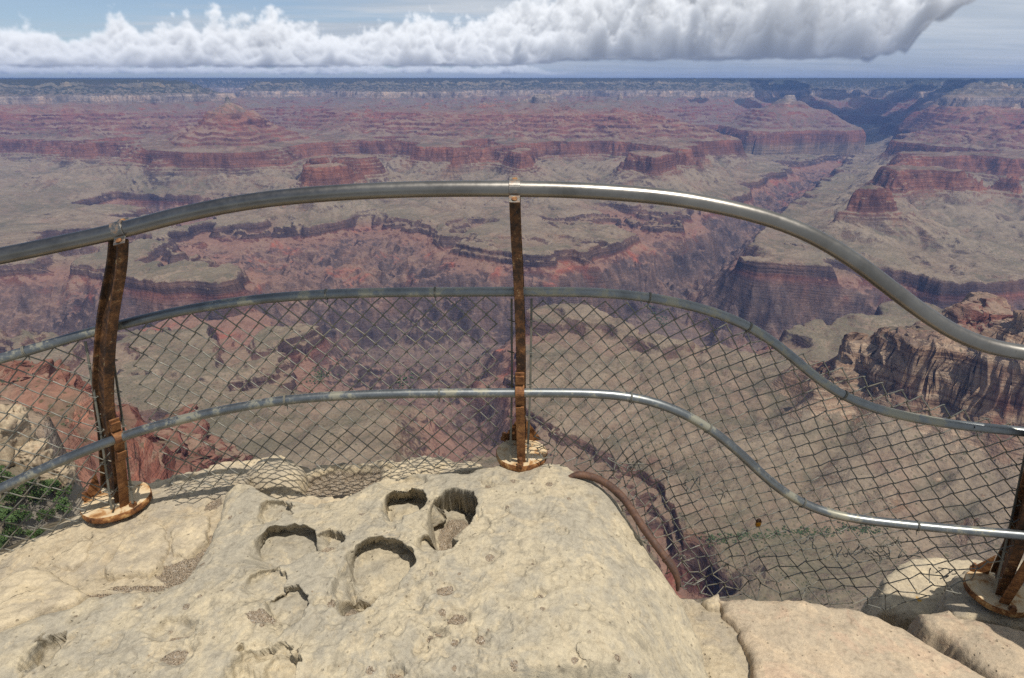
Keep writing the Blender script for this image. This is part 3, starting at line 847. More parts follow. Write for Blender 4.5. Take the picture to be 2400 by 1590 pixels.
def hole(G, cx, cy, rx, ry, depth0, rot=0.0, steep=0.14, gentle=0.8, under=0.0, sand=0.0, seed=0, wob=0.16, flat=True):
    """one weathered-out hollow in the rock surface"""
    depth = depth0 * (1.45 if depth0 > 0.016 else 1.15); under = under * 2.0
    x, y = G['x'], G['y']
    R_ = max(rx, ry) * 1.5 + 0.02
    j0, j1 = np.searchsorted(G['xs'], [cx - R_, cx + R_]); i0, i1 = np.searchsorted(G['ys'], [cy - R_, cy + R_])
    if j1 - j0 < 3 or i1 - i0 < 3: return
    s = (slice(i0, i1), slice(j0, j1))
    dx, dy = x[s] - cx, y[s] - cy
    c, sn = math.cos(rot), math.sin(rot)
    u, v = (dx * c + dy * sn) / rx, (-dx * sn + dy * c) / ry
    q = np.sqrt(u * u + v * v) + 1e-6
    nn = perlin(dx / (rx * .7) + seed * 3.1, dy / (ry * .7) + seed * 1.7, 50 + seed % 17) + 0.5 * perlin(dx / (rx * .25), dy / (ry * .25), 60 + seed % 11)
    nn = nn + 0.14 * perlin(dx / (rx * .13) + seed, dy / (ry * .13), 61 + seed % 7)
    q = q * (1 + (wob + 0.05) * nn)
    r = np.hypot(dx, dy) + 1e-6
    e = np.clip((dx * FAR[0] + dy * FAR[1]) / r, -1, 1)
    t = gentle + (steep - gentle) * np.clip((e + 0.55) / 1.15, 0, 1) ** 0.7
    f = np.clip((1 - q) / t, 0, 1)
    f = f * f * (3 - 2 * f)
    G['z'][s] -= depth * f * (1 + 0.12 * nn)
    if under > 0:
        k = np.clip((e + 0.1) / 0.6, 0, 1) * f * np.clip(q * 1.25 - 0.15, 0, 1)
        k = k * (1 + 0.30 * perlin(G['z'][s] / .013 + seed, (dx - dy) / .12, 65) + 0.25 * perlin(G['z'][s] / .005, (dx + dy) / .05, 66))
        G['ox'][s] += under * k * dx / r; G['oy'][s] += under * k * dy / r

    if sand > 0:
        G['sand'][s] = np.maximum(G['sand'][s], np.clip((sand - q) / 0.25, 0, 1))


def patch(name, poly, pts, mat, h=0.005, round_=0.03, drop=0.03, depth=0.6, rough=1.0, seed=0, holes=None, steep=7.0, jag=0.010, layer=0.0, course_amp=0.014, layer_cover=1.0):
    poly = np.array(poly, float)
    x0, y0 = poly.min(0) - 0.3; x1, y1 = poly.max(0) + 0.3
    y0 = max(y0, 0.80); x0 = max(x0, -2.6); x1 = min(x1, 2.8)
    xs = np.arange(x0, x1, h); ys = np.arange(y0, y1, h)
    x, y = np.meshgrid(xs, ys)
    sd_ = poly_sd(x, y, poly)
    sd_ = sd_ + jag * fbm(x / .09, y / .09, 3, 70 + seed) + 0.3 * jag * perlin(x / .02, y / .02, 74 + seed)
    f = surf_fn(pts)
    z = f(x, y)
    z = z + rough * (0.008 * fbm(x / .34, y / .34, 3, 80 + seed) + 0.0030 * fbm(x / .085, y / .085, 3, 84 + seed) + 0.0011 * fbm(x / .02, y / .02, 2, 88 + seed) - 0.007 * np.abs(fbm(x / .22, y / .16, 4, 86 + seed)))
    if layer:
        lm = np.clip((perlin(x / .3, y / .3, 98 + seed) + layer_cover) * 3, 0, 1)
        st = fbm(x / .16, y / .16, 4, 90 + seed) * 2.2
        fr = st - np.floor(st)
        z = z + layer * lm * (np.floor(st) + np.clip((fr - 0.90) / 0.10, 0, 1))
    G = dict(x=x, y=y, z=z, xs=xs, ys=ys, ox=np.zeros_like(x), oy=np.zeros_like(x), sand=np.zeros_like(x))
    if holes: holes(G)
    z = G['z']
    a = np.clip(1 - sd_ / round_, 0, 1)
    z = z - drop * (1 - np.sqrt(np.clip(1 - a * a, 0, 1)))
    o = np.clip(-sd_, 0, None)
    wall = np.minimum(o * steep, depth)
    z = z - wall * (1 + 0.12 * perlin(x / .05, y / .05, 93 + seed)) - (wall > 0) * 0.0
    keep = sd_ > -(depth / steep + 2 * h)
    # thin courses on the broken faces
    cx_, cy_ = np.gradient(sd_, h, axis=1), np.gradient(sd_, h, axis=0)
    course = course_amp * perlin(z * 26, x * 2.1 + y * 1.3, 95 + seed) * np.clip(o * 40, 0, 1)
    X = x + G['ox'] + cx_ * course; Y = y + G['oy'] + cy_ * course
    idx = -np.ones(x.shape, np.int64)
    fk = keep[:-1, :-1] & keep[1:, :-1] & keep[:-1, 1:] & keep[1:, 1:]
    used = np.zeros(x.shape, bool)
    used[:-1, :-1] |= fk; used[1:, :-1] |= fk; used[:-1, 1:] |= fk; used[1:, 1:] |= fk
    idx[used] = np.arange(used.sum())
    Q = np.stack([idx[:-1, :-1], idx[:-1, 1:], idx[1:, 1:], idx[1:, :-1]], -1)[fk]
    V = np.stack([X[used], Y[used], z[used]], -1)
    ob = np_mesh(name, V, Q, mat, smooth=True)
    at = ob.data.attributes.new('sand', 'FLOAT', 'POINT')
    at.data.foreach_set('value', np.ascontiguousarray(G['sand'][used], np.float32))
    ob['_f'] = 0
    del ob['_f']
    return ob, f


def w3(px, py, z):
    return at_z(px, py, z)


def poly_xy(pts):
    return [w3(*p)[:2] for p in pts]


# ---- the big potholed boulder under the viewer
P1 = [(-260, 1700, -1.52), (-120, 1500, -1.53), (0, 1468, -1.53), (60, 1448, -1.53), (180, 1405, -1.53), (210, 1386, -1.53), (324, 1376, -1.52), (421, 1360, -1.51), (466, 1304, -1.51), (487, 1264, -1.50), (507, 1208, -1.49),
      (528, 1150, -1.48), (553, 1127, -1.47), (593, 1125, -1.46), (624, 1147, -1.46), (669, 1162, -1.46), (735, 1170, -1.46), (811, 1157, -1.455), (860, 1130, -1.45), (902, 1111, -1.44), (960, 1104, -1.43), (1090, 1099, -1.41), (1120, 1088, -1.405), (1180, 1080, -1.40),
      (1260, 1074, -1.40), (1320, 1080, -1.40), (1345, 1092, -1.405), (1385, 1112, -1.42), (1415, 1134, -1.44), (1450, 1172, -1.47), (1490, 1232, -1.51), (1530, 1298, -1.555), (1570, 1356, -1.60), (1600, 1398, -1.63),
      (1622, 1445, -1.66), (1642, 1495, -1.69), (1672, 1600, -1.74), (1700, 1720, -1.78)]
I1 = [(1340, 1130, -1.395), (1390, 1230, -1.41), (1430, 1350, -1.435), (1465, 1500, -1.46), (1490, 1600, -1.48), (1200, 1200, -1.40), (1000, 1300, -1.42), (1200, 1590, -1.45), (800, 1590, -1.47), (400, 1560, -1.50),
      (700, 1400, -1.46), (500, 1380, -1.49), (1250, 1400, -1.425), (900, 1200, -1.43)]


def pothole_list(G):
    f1 = main_f

    def H(px0, py0, px1, py1, depth, **k):
        cx, cy, zz = w3((px0 + px1) / 2, (py0 + py1) / 2, -1.45)
        zz = float(f1(np.array([cx]), np.array([cy]))[0])
        cx, cy, _ = w3((px0 + px1) / 2, (py0 + py1) / 2, zz)
        ax = w3(px0, (py0 + py1) / 2, zz); bx = w3(px1, (py0 + py1) / 2, zz)
        ay = w3((px0 + px1) / 2, py0, zz); by = w3((px0 + px1) / 2, py1, zz)
        hole(G, cx, cy, abs(bx[0] - ax[0]) / 2, abs(by[1] - ay[1]) / 2, depth, **k)
    H(1000, 1136, 1114, 1258, 0.105, steep=0.10, gentle=0.40, under=0.036, sand=0.72, seed=1, wob=0.07, rot=-0.2)
    H(885, 1142, 1000, 1212, 0.075, steep=0.12, gentle=0.75, under=0.042, seed=2, wob=0.06)
    H(870, 1106, 1010, 1150, 0.020, steep=0.2, gentle=0.8, seed=3, wob=0.1)
    H(790, 1256, 968, 1388, 0.062, steep=0.10, gentle=0.55, under=0.034, seed=4, wob=0.07)
    H(848, 1338, 942, 1384, 0.020, steep=0.2, gentle=0.5, sand=0.85, seed=5)
    H(776, 1362, 884, 1434, 0.048, steep=0.14, gentle=0.5, under=0.014, sand=0.72, seed=6, wob=0.08)
    H(770, 1325, 832, 1400, 0.030, steep=0.2, gentle=0.7, seed=7)
    H(556, 1226, 742, 1338, 0.052, steep=0.09, gentle=0.95, under=0.036, seed=8, wob=0.06, rot=0.12)
    H(612, 1290, 690, 1320, 0.010, steep=0.3, gentle=0.6, sand=0.9, seed=9)
    H(722, 1238, 806, 1292, 0.044, steep=0.14, gentle=0.6, under=0.014, sand=0.60, seed=10, wob=0.08)
    H(596, 1166, 676, 1220, 0.036, steep=0.22, gentle=0.6, under=0.012, seed=11, wob=0.25, rot=0.5)
    H(655, 1170, 775, 1210, 0.013, steep=0.15, gentle=0.7, seed=12)
    H(962, 1244, 1070, 1290, 0.032, steep=0.10, gentle=0.8, under=0.016, seed=13, wob=0.1)
    H(556, 1330, 664, 1430, 0.022, steep=0.08, gentle=0.95, under=0.008, seed=14)
    H(606, 1372, 716, 1480, 0.030, steep=0.07, gentle=0.95, under=0.014, seed=15)
    H(566, 1420, 650, 1460, 0.006, steep=0.3, gentle=0.7, sand=0.85, seed=16)
    H(325, 1440, 462, 1500, 0.020, steep=0.14, gentle=0.7, seed=17)
    H(378, 1462, 458, 1492, 0.004, sand=0.9, seed=18)
    H(345, 1498, 460, 1560, 0.014, steep=0.25, gentle=0.7, sand=0.66, seed=19)
    H(490, 1508, 704, 1650, 0.030, steep=0.05, gentle=0.5, under=0.010, seed=20, wob=0.24)
    H(510, 1540, 590, 1610, 0.017, steep=0.06, gentle=0.6, seed=120, wob=0.25)
    H(600, 1520, 690, 1570, 0.017, steep=0.06, gentle=0.6, under=0.006, seed=121, wob=0.25)
    H(560, 1528, 690, 1650, 0.016, steep=0.06, gentle=0.6, seed=21, wob=0.25)
    H(576, 1496, 640, 1530, 0.014, steep=0.1, gentle=0.7, seed=22, wob=0.2)
    H(1036, 1416, 1104, 1464, 0.012, steep=0.2, gentle=0.8, sand=0.75, seed=23)
    H(1012, 1362, 1072, 1396, 0.007, sand=0.85, seed=24)
    H(902, 1548, 952, 1582, 0.022, steep=0.15, gentle=0.5, sand=0.8, seed=25)
    H(996, 1478, 1020, 1500, 0.008, sand=0.8, seed=26)
    H(1050, 1484, 1080, 1512, 0.009, sand=0.7, seed=27)
    H(1298, 1230, 1336, 1252, 0.012, steep=0.12, gentle=0.8, seed=28)
    H(1248, 1376, 1284, 1400, 0.012, sand=0.6, seed=29)
    H(56, 1470, 132, 1575, 0.050, steep=0.10, gentle=0.8, under=0.02, seed=30, wob=0.3)
    H(130, 1476, 180, 1520, 0.012, seed=31, wob=0.3)
    H(300, 1392, 350, 1424, 0.010, seed=32)
    H(885, 1184, 955, 1236, 0.016, steep=0.3, gentle=0.8, seed=33, wob=0.5)
    H(1096, 1202, 1160, 1250, 0.012, steep=0.4, gentle=0.9, seed=34, wob=0.5)
    H(940, 1296, 1010, 1340, 0.008, seed=35, wob=0.4)
    H(720, 1392, 780, 1440, 0.010, steep=0.06, gentle=0.9, seed=36)
    H(1325, 1520, 1370, 1550, 0.008, sand=0.5, seed=37)
    rr = random.Random(5)
    for k in range(700):
        px, py = rr.uniform(150, 1560), rr.uniform(1130, 1610)
        cx, cy, _ = w3(px, py, -1.45)
        r0 = 0.006 + 0.030 * rr.random() ** 2.5
        hole(G, cx, cy, r0 * rr.uniform(.8, 1.5), r0, r0 * rr.uniform(.06, .32), rot=rr.uniform(0, 3), steep=0.15, gentle=0.8, seed=40 + k, wob=0.25,
             sand=0.5 if rr.random() < .15 else 0)
    for k in range(160):                                 # a pitted area towards the right
        px, py = rr.gauss(1030, 130), rr.gauss(1490, 70)
        cx, cy, _ = w3(px, py, -1.44)
        r0 = 0.010 + 0.020 * rr.random()
        hole(G, cx, cy, r0 * rr.uniform(.8, 1.5), r0, r0 * rr.uniform(.06, .14), rot=rr.uniform(0, 3), steep=0.12, gentle=0.8, seed=500 + k, wob=0.25)


if 'R' not in SKIP:
    w1 = [w3(*p) for p in P1]
    main_f = surf_fn(w1 + [w3(*p) for p in I1])
    HM = 0.0032 if LOD >= 1 else 0.006
    o, _ = patch('potholed_boulder', [p[:2] for p in w1], w1 + [w3(*p) for p in I1], M_MAIN, h=HM, round_=0.05, drop=0.035, depth=0.9, seed=1, holes=pothole_list, steep=5.0, jag=0.007, layer=0.0028, layer_cover=0.05)
    tag(o, 'large tan sandstone boulder full of weathered potholes in front of the railing', 'boulder')

    def add(name, pts, mat, label=None, cat=None, extra=(), kind=None, **k):
        pw = [w3(*p) for p in pts]
        ob, f = patch(name, [p[:2] for p in pw], pw + [w3(*p) for p in extra], mat, **k)
        tag(ob, label, cat, kind=kind)
        return ob, f
    def grit(G):
        for a, b_, rx, ry, sd0 in ((415, 1338, .10, .055, 3), (470, 1290, .05, .09, 4), (215, 1392, .12, .022, 5), (330, 1372, .14, .020, 6), (500, 1180, .04, .05, 7)):
            cx, cy, _ = w3(a, b_, -1.55)
            hole(G, cx, cy, rx, ry, 0.012, steep=0.3, gentle=0.6, sand=0.95, seed=sd0, wob=0.3)
    mb, f_left = add('mortar_ground', [(-300, 1330, -1.66), (-60, 1300, -1.62), (0, 1292, -1.61), (60, 1264, -1.60), (130, 1225, -1.585), (180, 1194, -1.575), (240, 1172, -1.57), (330, 1140, -1.565), (420, 1128, -1.56), (530, 1105, -1.55), (590, 1110, -1.55), (560, 1160, -1.54), (520, 1230, -1.55),
                      (490, 1310, -1.55), (440, 1390, -1.555), (210, 1420, -1.56), (0, 1490, -1.57), (-300, 1560, -1.58)], M_MORTAR, 'grey mortar and rubble bedding round the left railing post', None, [(300, 1240, -1.553), (150, 1310, -1.575)], 'structure', h=0.005 / min(LOD, 1), depth=1.2, round_=0.03, drop=0.02, rough=1.3, seed=2, layer=0.004, holes=grit)
    add('stone_slab', [(-200, 1400, -1.55), (0, 1362, -1.545), (31, 1337, -1.54), (78, 1316, -1.54), (125, 1334, -1.535), (153, 1350, -1.53), (180, 1368, -1.53), (196, 1384, -1.525), (169, 1404, -1.52), (103, 1420, -1.515), (67, 1440, -1.51), (0, 1462, -1.51), (-200, 1530, -1.51)], M_CREAM,
        'cream stone slab with an undercut edge at the left corner of the viewpoint', 'rock slab', h=0.005, round_=0.03, drop=0.022, depth=0.12, seed=3, steep=4)
    add('flagstone', [(242, 1332, -1.535), (262, 1300, -1.535), (278, 1275, -1.535), (297, 1250, -1.54), (366, 1225, -1.54), (384, 1231, -1.54), (393, 1287, -1.535), (372, 1325, -1.53), (346, 1343, -1.53), (322, 1335, -1.53), (266, 1341, -1.53)], M_CREAM,
        'smooth yellow flagstone set in mortar in front of the left post base', 'flagstone', h=0.004, round_=0.02, drop=0.014, depth=0.09, seed=4, steep=4, rough=0.7)
    add('flagstone', [(400, 1240, -1.535), (440, 1216, -1.535), (492, 1205, -1.53), (480, 1262, -1.53), (434, 1302, -1.53), (404, 1292, -1.53)], M_CREAM,
        'pale cracked flagstone between the smooth flagstone and the potholed boulder', 'flagstone', h=0.004, round_=0.02, drop=0.012, depth=0.09, seed=5, steep=4, rough=1.2)
    add('flagstone', [(120, 1322, -1.56), (165, 1285, -1.56), (195, 1252, -1.56), (214, 1272, -1.555), (206, 1302, -1.55), (170, 1330, -1.55)], M_CREAM,
        'small pale flagstone just left of the left post base', 'flagstone', h=0.004, round_=0.02, drop=0.012, depth=0.09, seed=6, steep=4)

    def gravel(G):
        cx, cy, _ = w3(780, 1130, -1.60)
        hole(G, cx, cy, 0.26, 0.10, 0.035, steep=0.2, gentle=0.5, sand=1.0, seed=3)
    add('rock_ledge', [(300, 1170, -1.60), (318, 1138, -1.62), (400, 1112, -1.62), (480, 1092, -1.62), (560, 1074, -1.62), (640, 1062, -1.62), (720, 1086, -1.60), (800, 1083, -1.57), (900, 1076, -1.54), (990, 1066, -1.51), (1040, 1060, -1.50), (1085, 1072, -1.48), (1130, 1082, -1.46), (1150, 1110, -1.46),
        (1000, 1125, -1.52), (880, 1150, -1.57), (800, 1190, -1.60), (640, 1190, -1.60), (540, 1170, -1.60), (430, 1165, -1.60), (350, 1185, -1.60)], M_CREAM,
        'pale sandstone ledge behind the chain link with mesh shadow across it', 'rock ledge', [(780, 1130, -1.60)], h=0.005, round_=0.025, drop=0.02, depth=1.5, seed=7, holes=gravel, layer=0.010, steep=6)
    add('boulder', [(562, 1128, -1.56), (570, 1092, -1.55), (596, 1066, -1.54), (640, 1054, -1.53), (690, 1064, -1.54), (716, 1096, -1.55), (702, 1128, -1.56), (660, 1150, -1.57), (600, 1146, -1.57)], M_CREAM,
        'rounded cream boulder on the ledge behind the chain link', 'boulder', [(640, 1090, -1.50)], h=0.005, round_=0.09, drop=0.08, depth=0.3, seed=8, steep=5, course_amp=0.004)
    add('rock_slab', [(1684, 1398, -1.80), (1758, 1394, -1.80), (1910, 1406, -1.80), (2011, 1422, -1.80), (2072, 1442, -1.80), (2128, 1473, -1.80), (2173, 1503, -1.80), (2239, 1538, -1.80), (2315, 1579, -1.80), (2420, 1640, -1.80), (2420, 1760, -1.80), (1766, 1760, -1.78),
        (1765, 1590, -1.79), (1758, 1522, -1.79), (1732, 1472, -1.80), (1702, 1432, -1.80)], M_PINK,
        'flat pinkish tan rock slab below the chain link on the right', 'rock slab', [(1950, 1550, -1.775), (1850, 1460, -1.785)], h=0.005, round_=0.04, drop=0.025, depth=1.6, seed=9, rough=0.8, steep=6)
    add('mortar_ground', [(1560, 1380, -1.88), (1600, 1398, -1.86), (1640, 1404, -1.85), (1684, 1402, -1.85), (1720, 1432, -1.84), (1750, 1472, -1.83), (1775, 1522, -1.83), (1785, 1590, -1.82), (1800, 1760, -1.82), (1600, 1760, -1.82), (1600, 1500, -1.84)], M_MORTAR,
        'grey mortar strip between the boulder and the flat slab', None, kind='structure', h=0.005, round_=0.02, drop=0.015, depth=1.2, seed=10, rough=1.2)
    add('stone_block', [(1640, 1400, -1.82), (1684, 1390, -1.81), (1694, 1410, -1.81), (1690, 1428, -1.82), (1665, 1420, -1.82)], M_CREAM, 'small broken stone at the top of the mortar strip', 'stone', h=0.004, round_=0.02, drop=0.02, depth=0.2, seed=11, steep=5)
    add('angular_boulder', [(2150, 1432, -1.93), (2182, 1426, -1.93), (2225, 1422, -1.93), (2250, 1440, -1.92), (2300, 1450, -1.91), (2400, 1466, -1.90), (2560, 1490, -1.89), (2560, 1760, -1.87), (2440, 1690, -1.87), (2345, 1592, -1.88), (2309, 1561, -1.88),
        (2270, 1529, -1.89), (2228, 1496, -1.90), (2189, 1473, -1.91), (2163, 1450, -1.92)], M_PINK,
        'angular tan boulder in front of the right post base with a shadow across it', 'boulder', [(2330, 1510, -1.87)], h=0.005, round_=0.05, drop=0.045, depth=0.8, seed=12, steep=4)
    _, f_right = add('mortar_ground', [(2236, 1345, -1.95), (2290, 1320, -1.95), (2400, 1305, -1.95), (2600, 1300, -1.95), (2600, 1480, -1.93), (2400, 1470, -1.93), (2300, 1452, -1.93), (2244, 1440, -1.94), (2214, 1420, -1.95), (2220, 1380, -1.95)], M_MORTAR,
        'grey mortar bed under the right railing post', None, kind='structure', h=0.006, depth=1.0, round_=0.03, drop=0.02, seed=13, rough=1.4)
    add('rock_ledge', [(2060, 1420, -2.10), (2066, 1372, -2.10), (2078, 1340, -2.10), (2107, 1316, -2.09), (2143, 1303, -2.08), (2182, 1299, -2.07), (2247, 1302, -2.06), (2306, 1308, -2.05), (2400, 1321, -2.04), (2640, 1330, -2.04), (2640, 1420, -2.0), (2260, 1420, -2.05), (2200, 1440, -2.10), (2150, 1450, -2.10), (2110, 1450, -2.12)], M_LICHEN,
        'pale rock ledge with orange lichen outside the chain link on the right', 'rock ledge', h=0.006, round_=0.05, drop=0.04, depth=1.5, seed=14, steep=5)
    # boulder added outside the right frame edge to shade the right post's foot
    cs_ = bmesh.new(); bmesh.ops.create_icosphere(cs_, subdivisions=5, radius=1.0)
    iv = np.array([v.co[:] for v in cs_.verts]); if_ = np.array([[v.index for v in f.verts] for f in cs_.faces]); cs_.free()
    q_ = np.sign(iv) * np.abs(iv) ** 0.75
    nn_ = perlin(q_[:, 0] * 2.2 + q_[:, 2], q_[:, 1] * 2.2 - q_[:, 2] * .7, 66) * .12 + np.abs(perlin(q_[:, 0] * 5 + q_[:, 2] * 3, q_[:, 1] * 5 - q_[:, 2] * 2, 67)) * .08
    V_ = q_ * (1 + nn_)[:, None] * np.array([.36, .40, .62]) + np.array([2.40, 1.34, -1.42])
    o = np_mesh('boulder', V_, if_, M_CREAM, smooth=True)
    tag(o, 'upright cream boulder added out of frame to shade the right post foot', 'boulder')
# ================================================================== the guard railing
def tube_np(path, rad, n=10, closed_ends=True, flat=None):
    """swept round bar along path (m,3); rad scalar or per point"""
    P = np.array(path, float); m = len(P)
    rad = np.broadcast_to(np.asarray(rad, float), (m,))
    T_ = np.gradient(P, axis=0); T_ /= np.linalg.norm(T_, axis=1)[:, None] + 1e-12
    up = np.array([0, 0, 1.0]) if abs(T_[0][2]) < 0.9 else np.array([1.0, 0, 0])
    N = np.zeros_like(P)
    v = up - T_[0] * (up @ T_[0]); N[0] = v / np.linalg.norm(v)
    for i in range(1, m):
        v = N[i - 1] - T_[i] * (N[i - 1] @ T_[i]); N[i] = v / (np.linalg.norm(v) + 1e-12)
    B = np.cross(T_, N)
    a = np.linspace(0, 2 * math.pi, n, endpoint=False)
    V = P[:, None] + rad[:, None, None] * (np.cos(a)[None, :, None] * N[:, None] + np.sin(a)[None, :, None] * B[:, None])
    V = V.reshape(-1, 3)
    F = []
    for i in range(m - 1):
        for k in range(n):
            k2 = (k + 1) % n
            F.append((i * n + k, i * n + k2, (i + 1) * n + k2, (i + 1) * n + k))
    if closed_ends:
        F.append(tuple(range(n - 1, -1, -1))); F.append(tuple((m - 1) * n + k for k in range(n)))
    return V.tolist(), F


class MB:
    """collects shapes into one mesh"""
    def __init__(s): s.v, s.f = [], []
    def add(s, v, f):
        o = len(s.v); s.v += [tuple(p) for p in v]; s.f += [tuple(i + o for i in q) for q in f]; return s
    def tube(s, path, rad, n=10): return s.add(*tube_np(path, rad, n))
    def sweep_box(s, path, sides, w, d):
        """rectangular bar along path; sides = per-point (side vector, depth vector)"""
        v, f = [], []
        for p, (a, b) in zip(path, sides):
            p = Vector(p)
            for sx, sy in ((-1, -1), (1, -1), (1, 1), (-1, 1)):
                v.append(p + a * (w / 2 * sx) + b * (d / 2 * sy))
        m = len(path)
        for i in range(m - 1):
            for k in range(4):
                k2 = (k + 1) % 4
                f.append((i * 4 + k, i * 4 + k2, i * 4 + 4 + k2, i * 4 + 4 + k))
        f.append((3, 2, 1, 0)); f.append(tuple((m - 1) * 4 + k for k in range(4)))
        return s.add(v, f)
    def disc(s, c, r, h, n=40, wob=0.0):
        v, f = [], []
        rings = [(r * 0.985, 0.0), (r, 0.004), (r, h - 0.004), (r * 0.975, h)]
        for rr, zz in rings:
            for k in range(n):
                a = 2 * math.pi * k / n
                q = rr * (1 + wob * math.sin(3 * a + 1) + wob * 0.6 * math.sin(7 * a))
                v.append((c[0] + q * math.cos(a), c[1] + q * math.sin(a), c[2] + zz))
        for i in range(len(rings) - 1):
            for k in range(n):
                k2 = (k + 1) % n
                f.append((i * n + k, i * n + k2, (i + 1) * n + k2, (i + 1) * n + k))
        f.append(tuple(range(n - 1, -1, -1))); f.append(tuple((len(rings) - 1) * n + k for k in range(n)))
        return s.add(v, f)
    def prism(s, c, r, h, n=6, ax=Vector((0, 0, 1)), rot=0.0):
        q = ax.to_track_quat('Z', 'Y')
        v, f = [], []
        for zz in (0, h):
            for k in range(n):
                a = 2 * math.pi * k / n + rot
                v.append(Vector(c) + q @ Vector((r * math.cos(a), r * math.sin(a), zz)))
        for k in range(n):
            k2 = (k + 1) % n; f.append((k, k2, n + k2, n + k))
        f.append(tuple(range(n - 1, -1, -1))); f.append(tuple(range(n, 2 * n)))
        return s.add(v, f)
    def build(s, name, mat, parent=None, smooth=False, bevel=0.0):
        o = mesh_obj(name, s.v, s.f, mat, parent, smooth)
        if smooth:
            o.data.set_sharp_from_angle(angle=R(40))
        if bevel:
            md = o.modifiers.new('bevel', 'BEVEL'); md.width = bevel; md.segments = 2; md.limit_method = 'ANGLE'
        return o


def steel(name, base, rough, metal=1.0, spots=None, spot_amt=0.5, bumpy=0.12, scale=20.0):
    m, nt, b, out = new_mat(name)
    T = NT(nt)
    P = T.obj()
    n1 = T.noise(P, scale, 6, 0.65, dist=0.4)
    n2 = T.noise(P, scale * 7, 4, 0.7)
    col = T.mix(1.0, base, T.ramp(n1, [(0.3, (.70, .70, .70)), (0.5, (1, 1, 1)), (0.7, (1.18, 1.18, 1.16))]), 'MULTIPLY')
    if spots:
        f = T.math('MULTIPLY', T.mr(T.math('ADD', n1, T.math('MULTIPLY', T.math('SUBTRACT', n2, 0.5), 0.35)), 0.50, 0.60), spot_amt)
        col = T.mix(f, col, spots)
        T.set(b.inputs['Metallic'], T.math('MULTIPLY', T.math('SUBTRACT', 1.0, f), metal))
    else:
        b.inputs['Metallic'].default_value = metal
    T.set(b.inputs['Base Color'], col)
    T.set(b.inputs['Roughness'], T.mr(n2, 0.3, 0.7, rough * 0.85, min(1, rough * 1.2), 'LINEAR'))
    T.set(b.inputs['Normal'], T.bump(n2, bumpy, 0.002))
    b.inputs['Specular IOR Level'].default_value = 0.5
    return m


def rust(name, dark, mid, bright, scratch=None, lo=0.35):
    m, nt, b, out = new_mat(name)
    T = NT(nt)
    P = T.obj()
    n1 = T.noise(P, 24.0, 7, 0.72, dist=0.3)
    n2 = T.noise(P, 110.0, 5, 0.7)
    ns = T.noise(P, 48.0, 6, 0.75)
    col = T.ramp(T.math('ADD', n1, T.math('MULTIPLY', T.math('SUBTRACT', n2, 0.5), 0.4)), [(lo, dark), (lo + 0.16, mid), (lo + 0.34, bright)])
    if scratch:
        col = T.mix(T.math('MULTIPLY', T.mr(ns, 0.60, 0.68), 0.8), col, scratch)
    T.set(b.inputs['Base Color'], col)
    T.set(b.inputs['Roughness'], T.mr(n2, 0.3, 0.7, 0.55, 0.9, 'LINEAR'))
    b.inputs['Specular IOR Level'].default_value = 0.3
    T.set(b.inputs['Normal'], T.bump(T.math('ADD', n2, T.math('MULTIPLY', n1, 0.8)), 0.5, 0.003))
    return m


M_TOP = steel('brushed_steel', (.215, .20, .18), 0.33, 1.0, bumpy=0.0, scale=5)
M_GALV = steel('worn_galvanised_pipe', (.19, .20, .20), 0.40, 0.9, spots=(.30, .265, .16), spot_amt=0.55, bumpy=0.03, scale=9)
M_WIRE = steel('galvanised_wire', (.155, .15, .125), 0.6, 0.25, spots=(.18, .145, .09), spot_amt=0.5, scale=14)
M_CLAMP = steel('steel_clamp', (.24, .225, .20), 0.42, 1.0, spots=(.20, .09, .03), spot_amt=0.6, scale=60)
M_POST = rust('dark_rusty_iron', (.030, .016, .009), (.11, .048, .018), (.28, .13, .048), scratch=(.36, .28, .14), lo=0.40)
M_STRAP = rust('orange_rusty_iron', (.05, .022, .011), (.16, .066, .024), (.30, .14, .05), scratch=(.24, .15, .07), lo=0.32)
M_RIM = rust('rusty_plate', (.05, .022, .012), (.20, .085, .03), (.45, .29, .13), lo=0.34)
M_BAR = rust('brown_iron_pipe', (.045, .020, .012), (.085, .038, .020), (.15, .072, .034), lo=0.36)
M_BAR.node_tree.nodes['Principled BSDF'].inputs['Specular IOR Level'].default_value = 0.6


def plate_mat():
    m, nt, b, out = new_mat('dusty_rusty_plate')
    T = NT(nt); P = T.obj()
    n1 = T.noise(P, 16.0, 6, 0.65, dist=0.5); n2 = T.noise(P, 90.0, 5, 0.7)
    nz = T.xyz(T.geo().outputs['True Normal'])[2]
    rustc = T.ramp(T.math('ADD', n1, T.math('MULTIPLY', T.math('SUBTRACT', n2, 0.5), 0.5)), [(0.34, (.05, .022, .012)), (0.5, (.22, .09, .03)), (0.68, (.50, .30, .12))])
    dust = T.ramp(n1, [(0.30, (.16, .065, .022)), (0.39, (.36, .19, .075)), (0.47, (.52, .39, .23)), (0.70, (.58, .47, .32))])
    T.set(b.inputs['Base Color'], T.mix(T.mr(nz, 0.6, 0.95), rustc, dust))
    T.set(b.inputs['Normal'], T.bump(n2, 0.4, 0.003))
    return m


M_PLATE = plate_mat()


def yf(x):
    """plan line of the fence (post feet): nearly straight in front, curling towards the viewer at both ends"""
    xs = np.array([-3.2, -2.6, -2.1, -1.75, -1.5, -1.2, -0.8, -0.4, 0.0, 0.4, 0.8, 1.2, 1.6, 1.9, 2.2, 2.6, 3.0])
    ys = np.array([0.70, 1.25, 1.64, 1.83, 1.92, 1.985, 2.02, 2.03, 2.03, 2.02, 1.995, 1.94, 1.855, 1.76, 1.64, 1.40, 1.05])
    return np.interp(x, xs, ys)


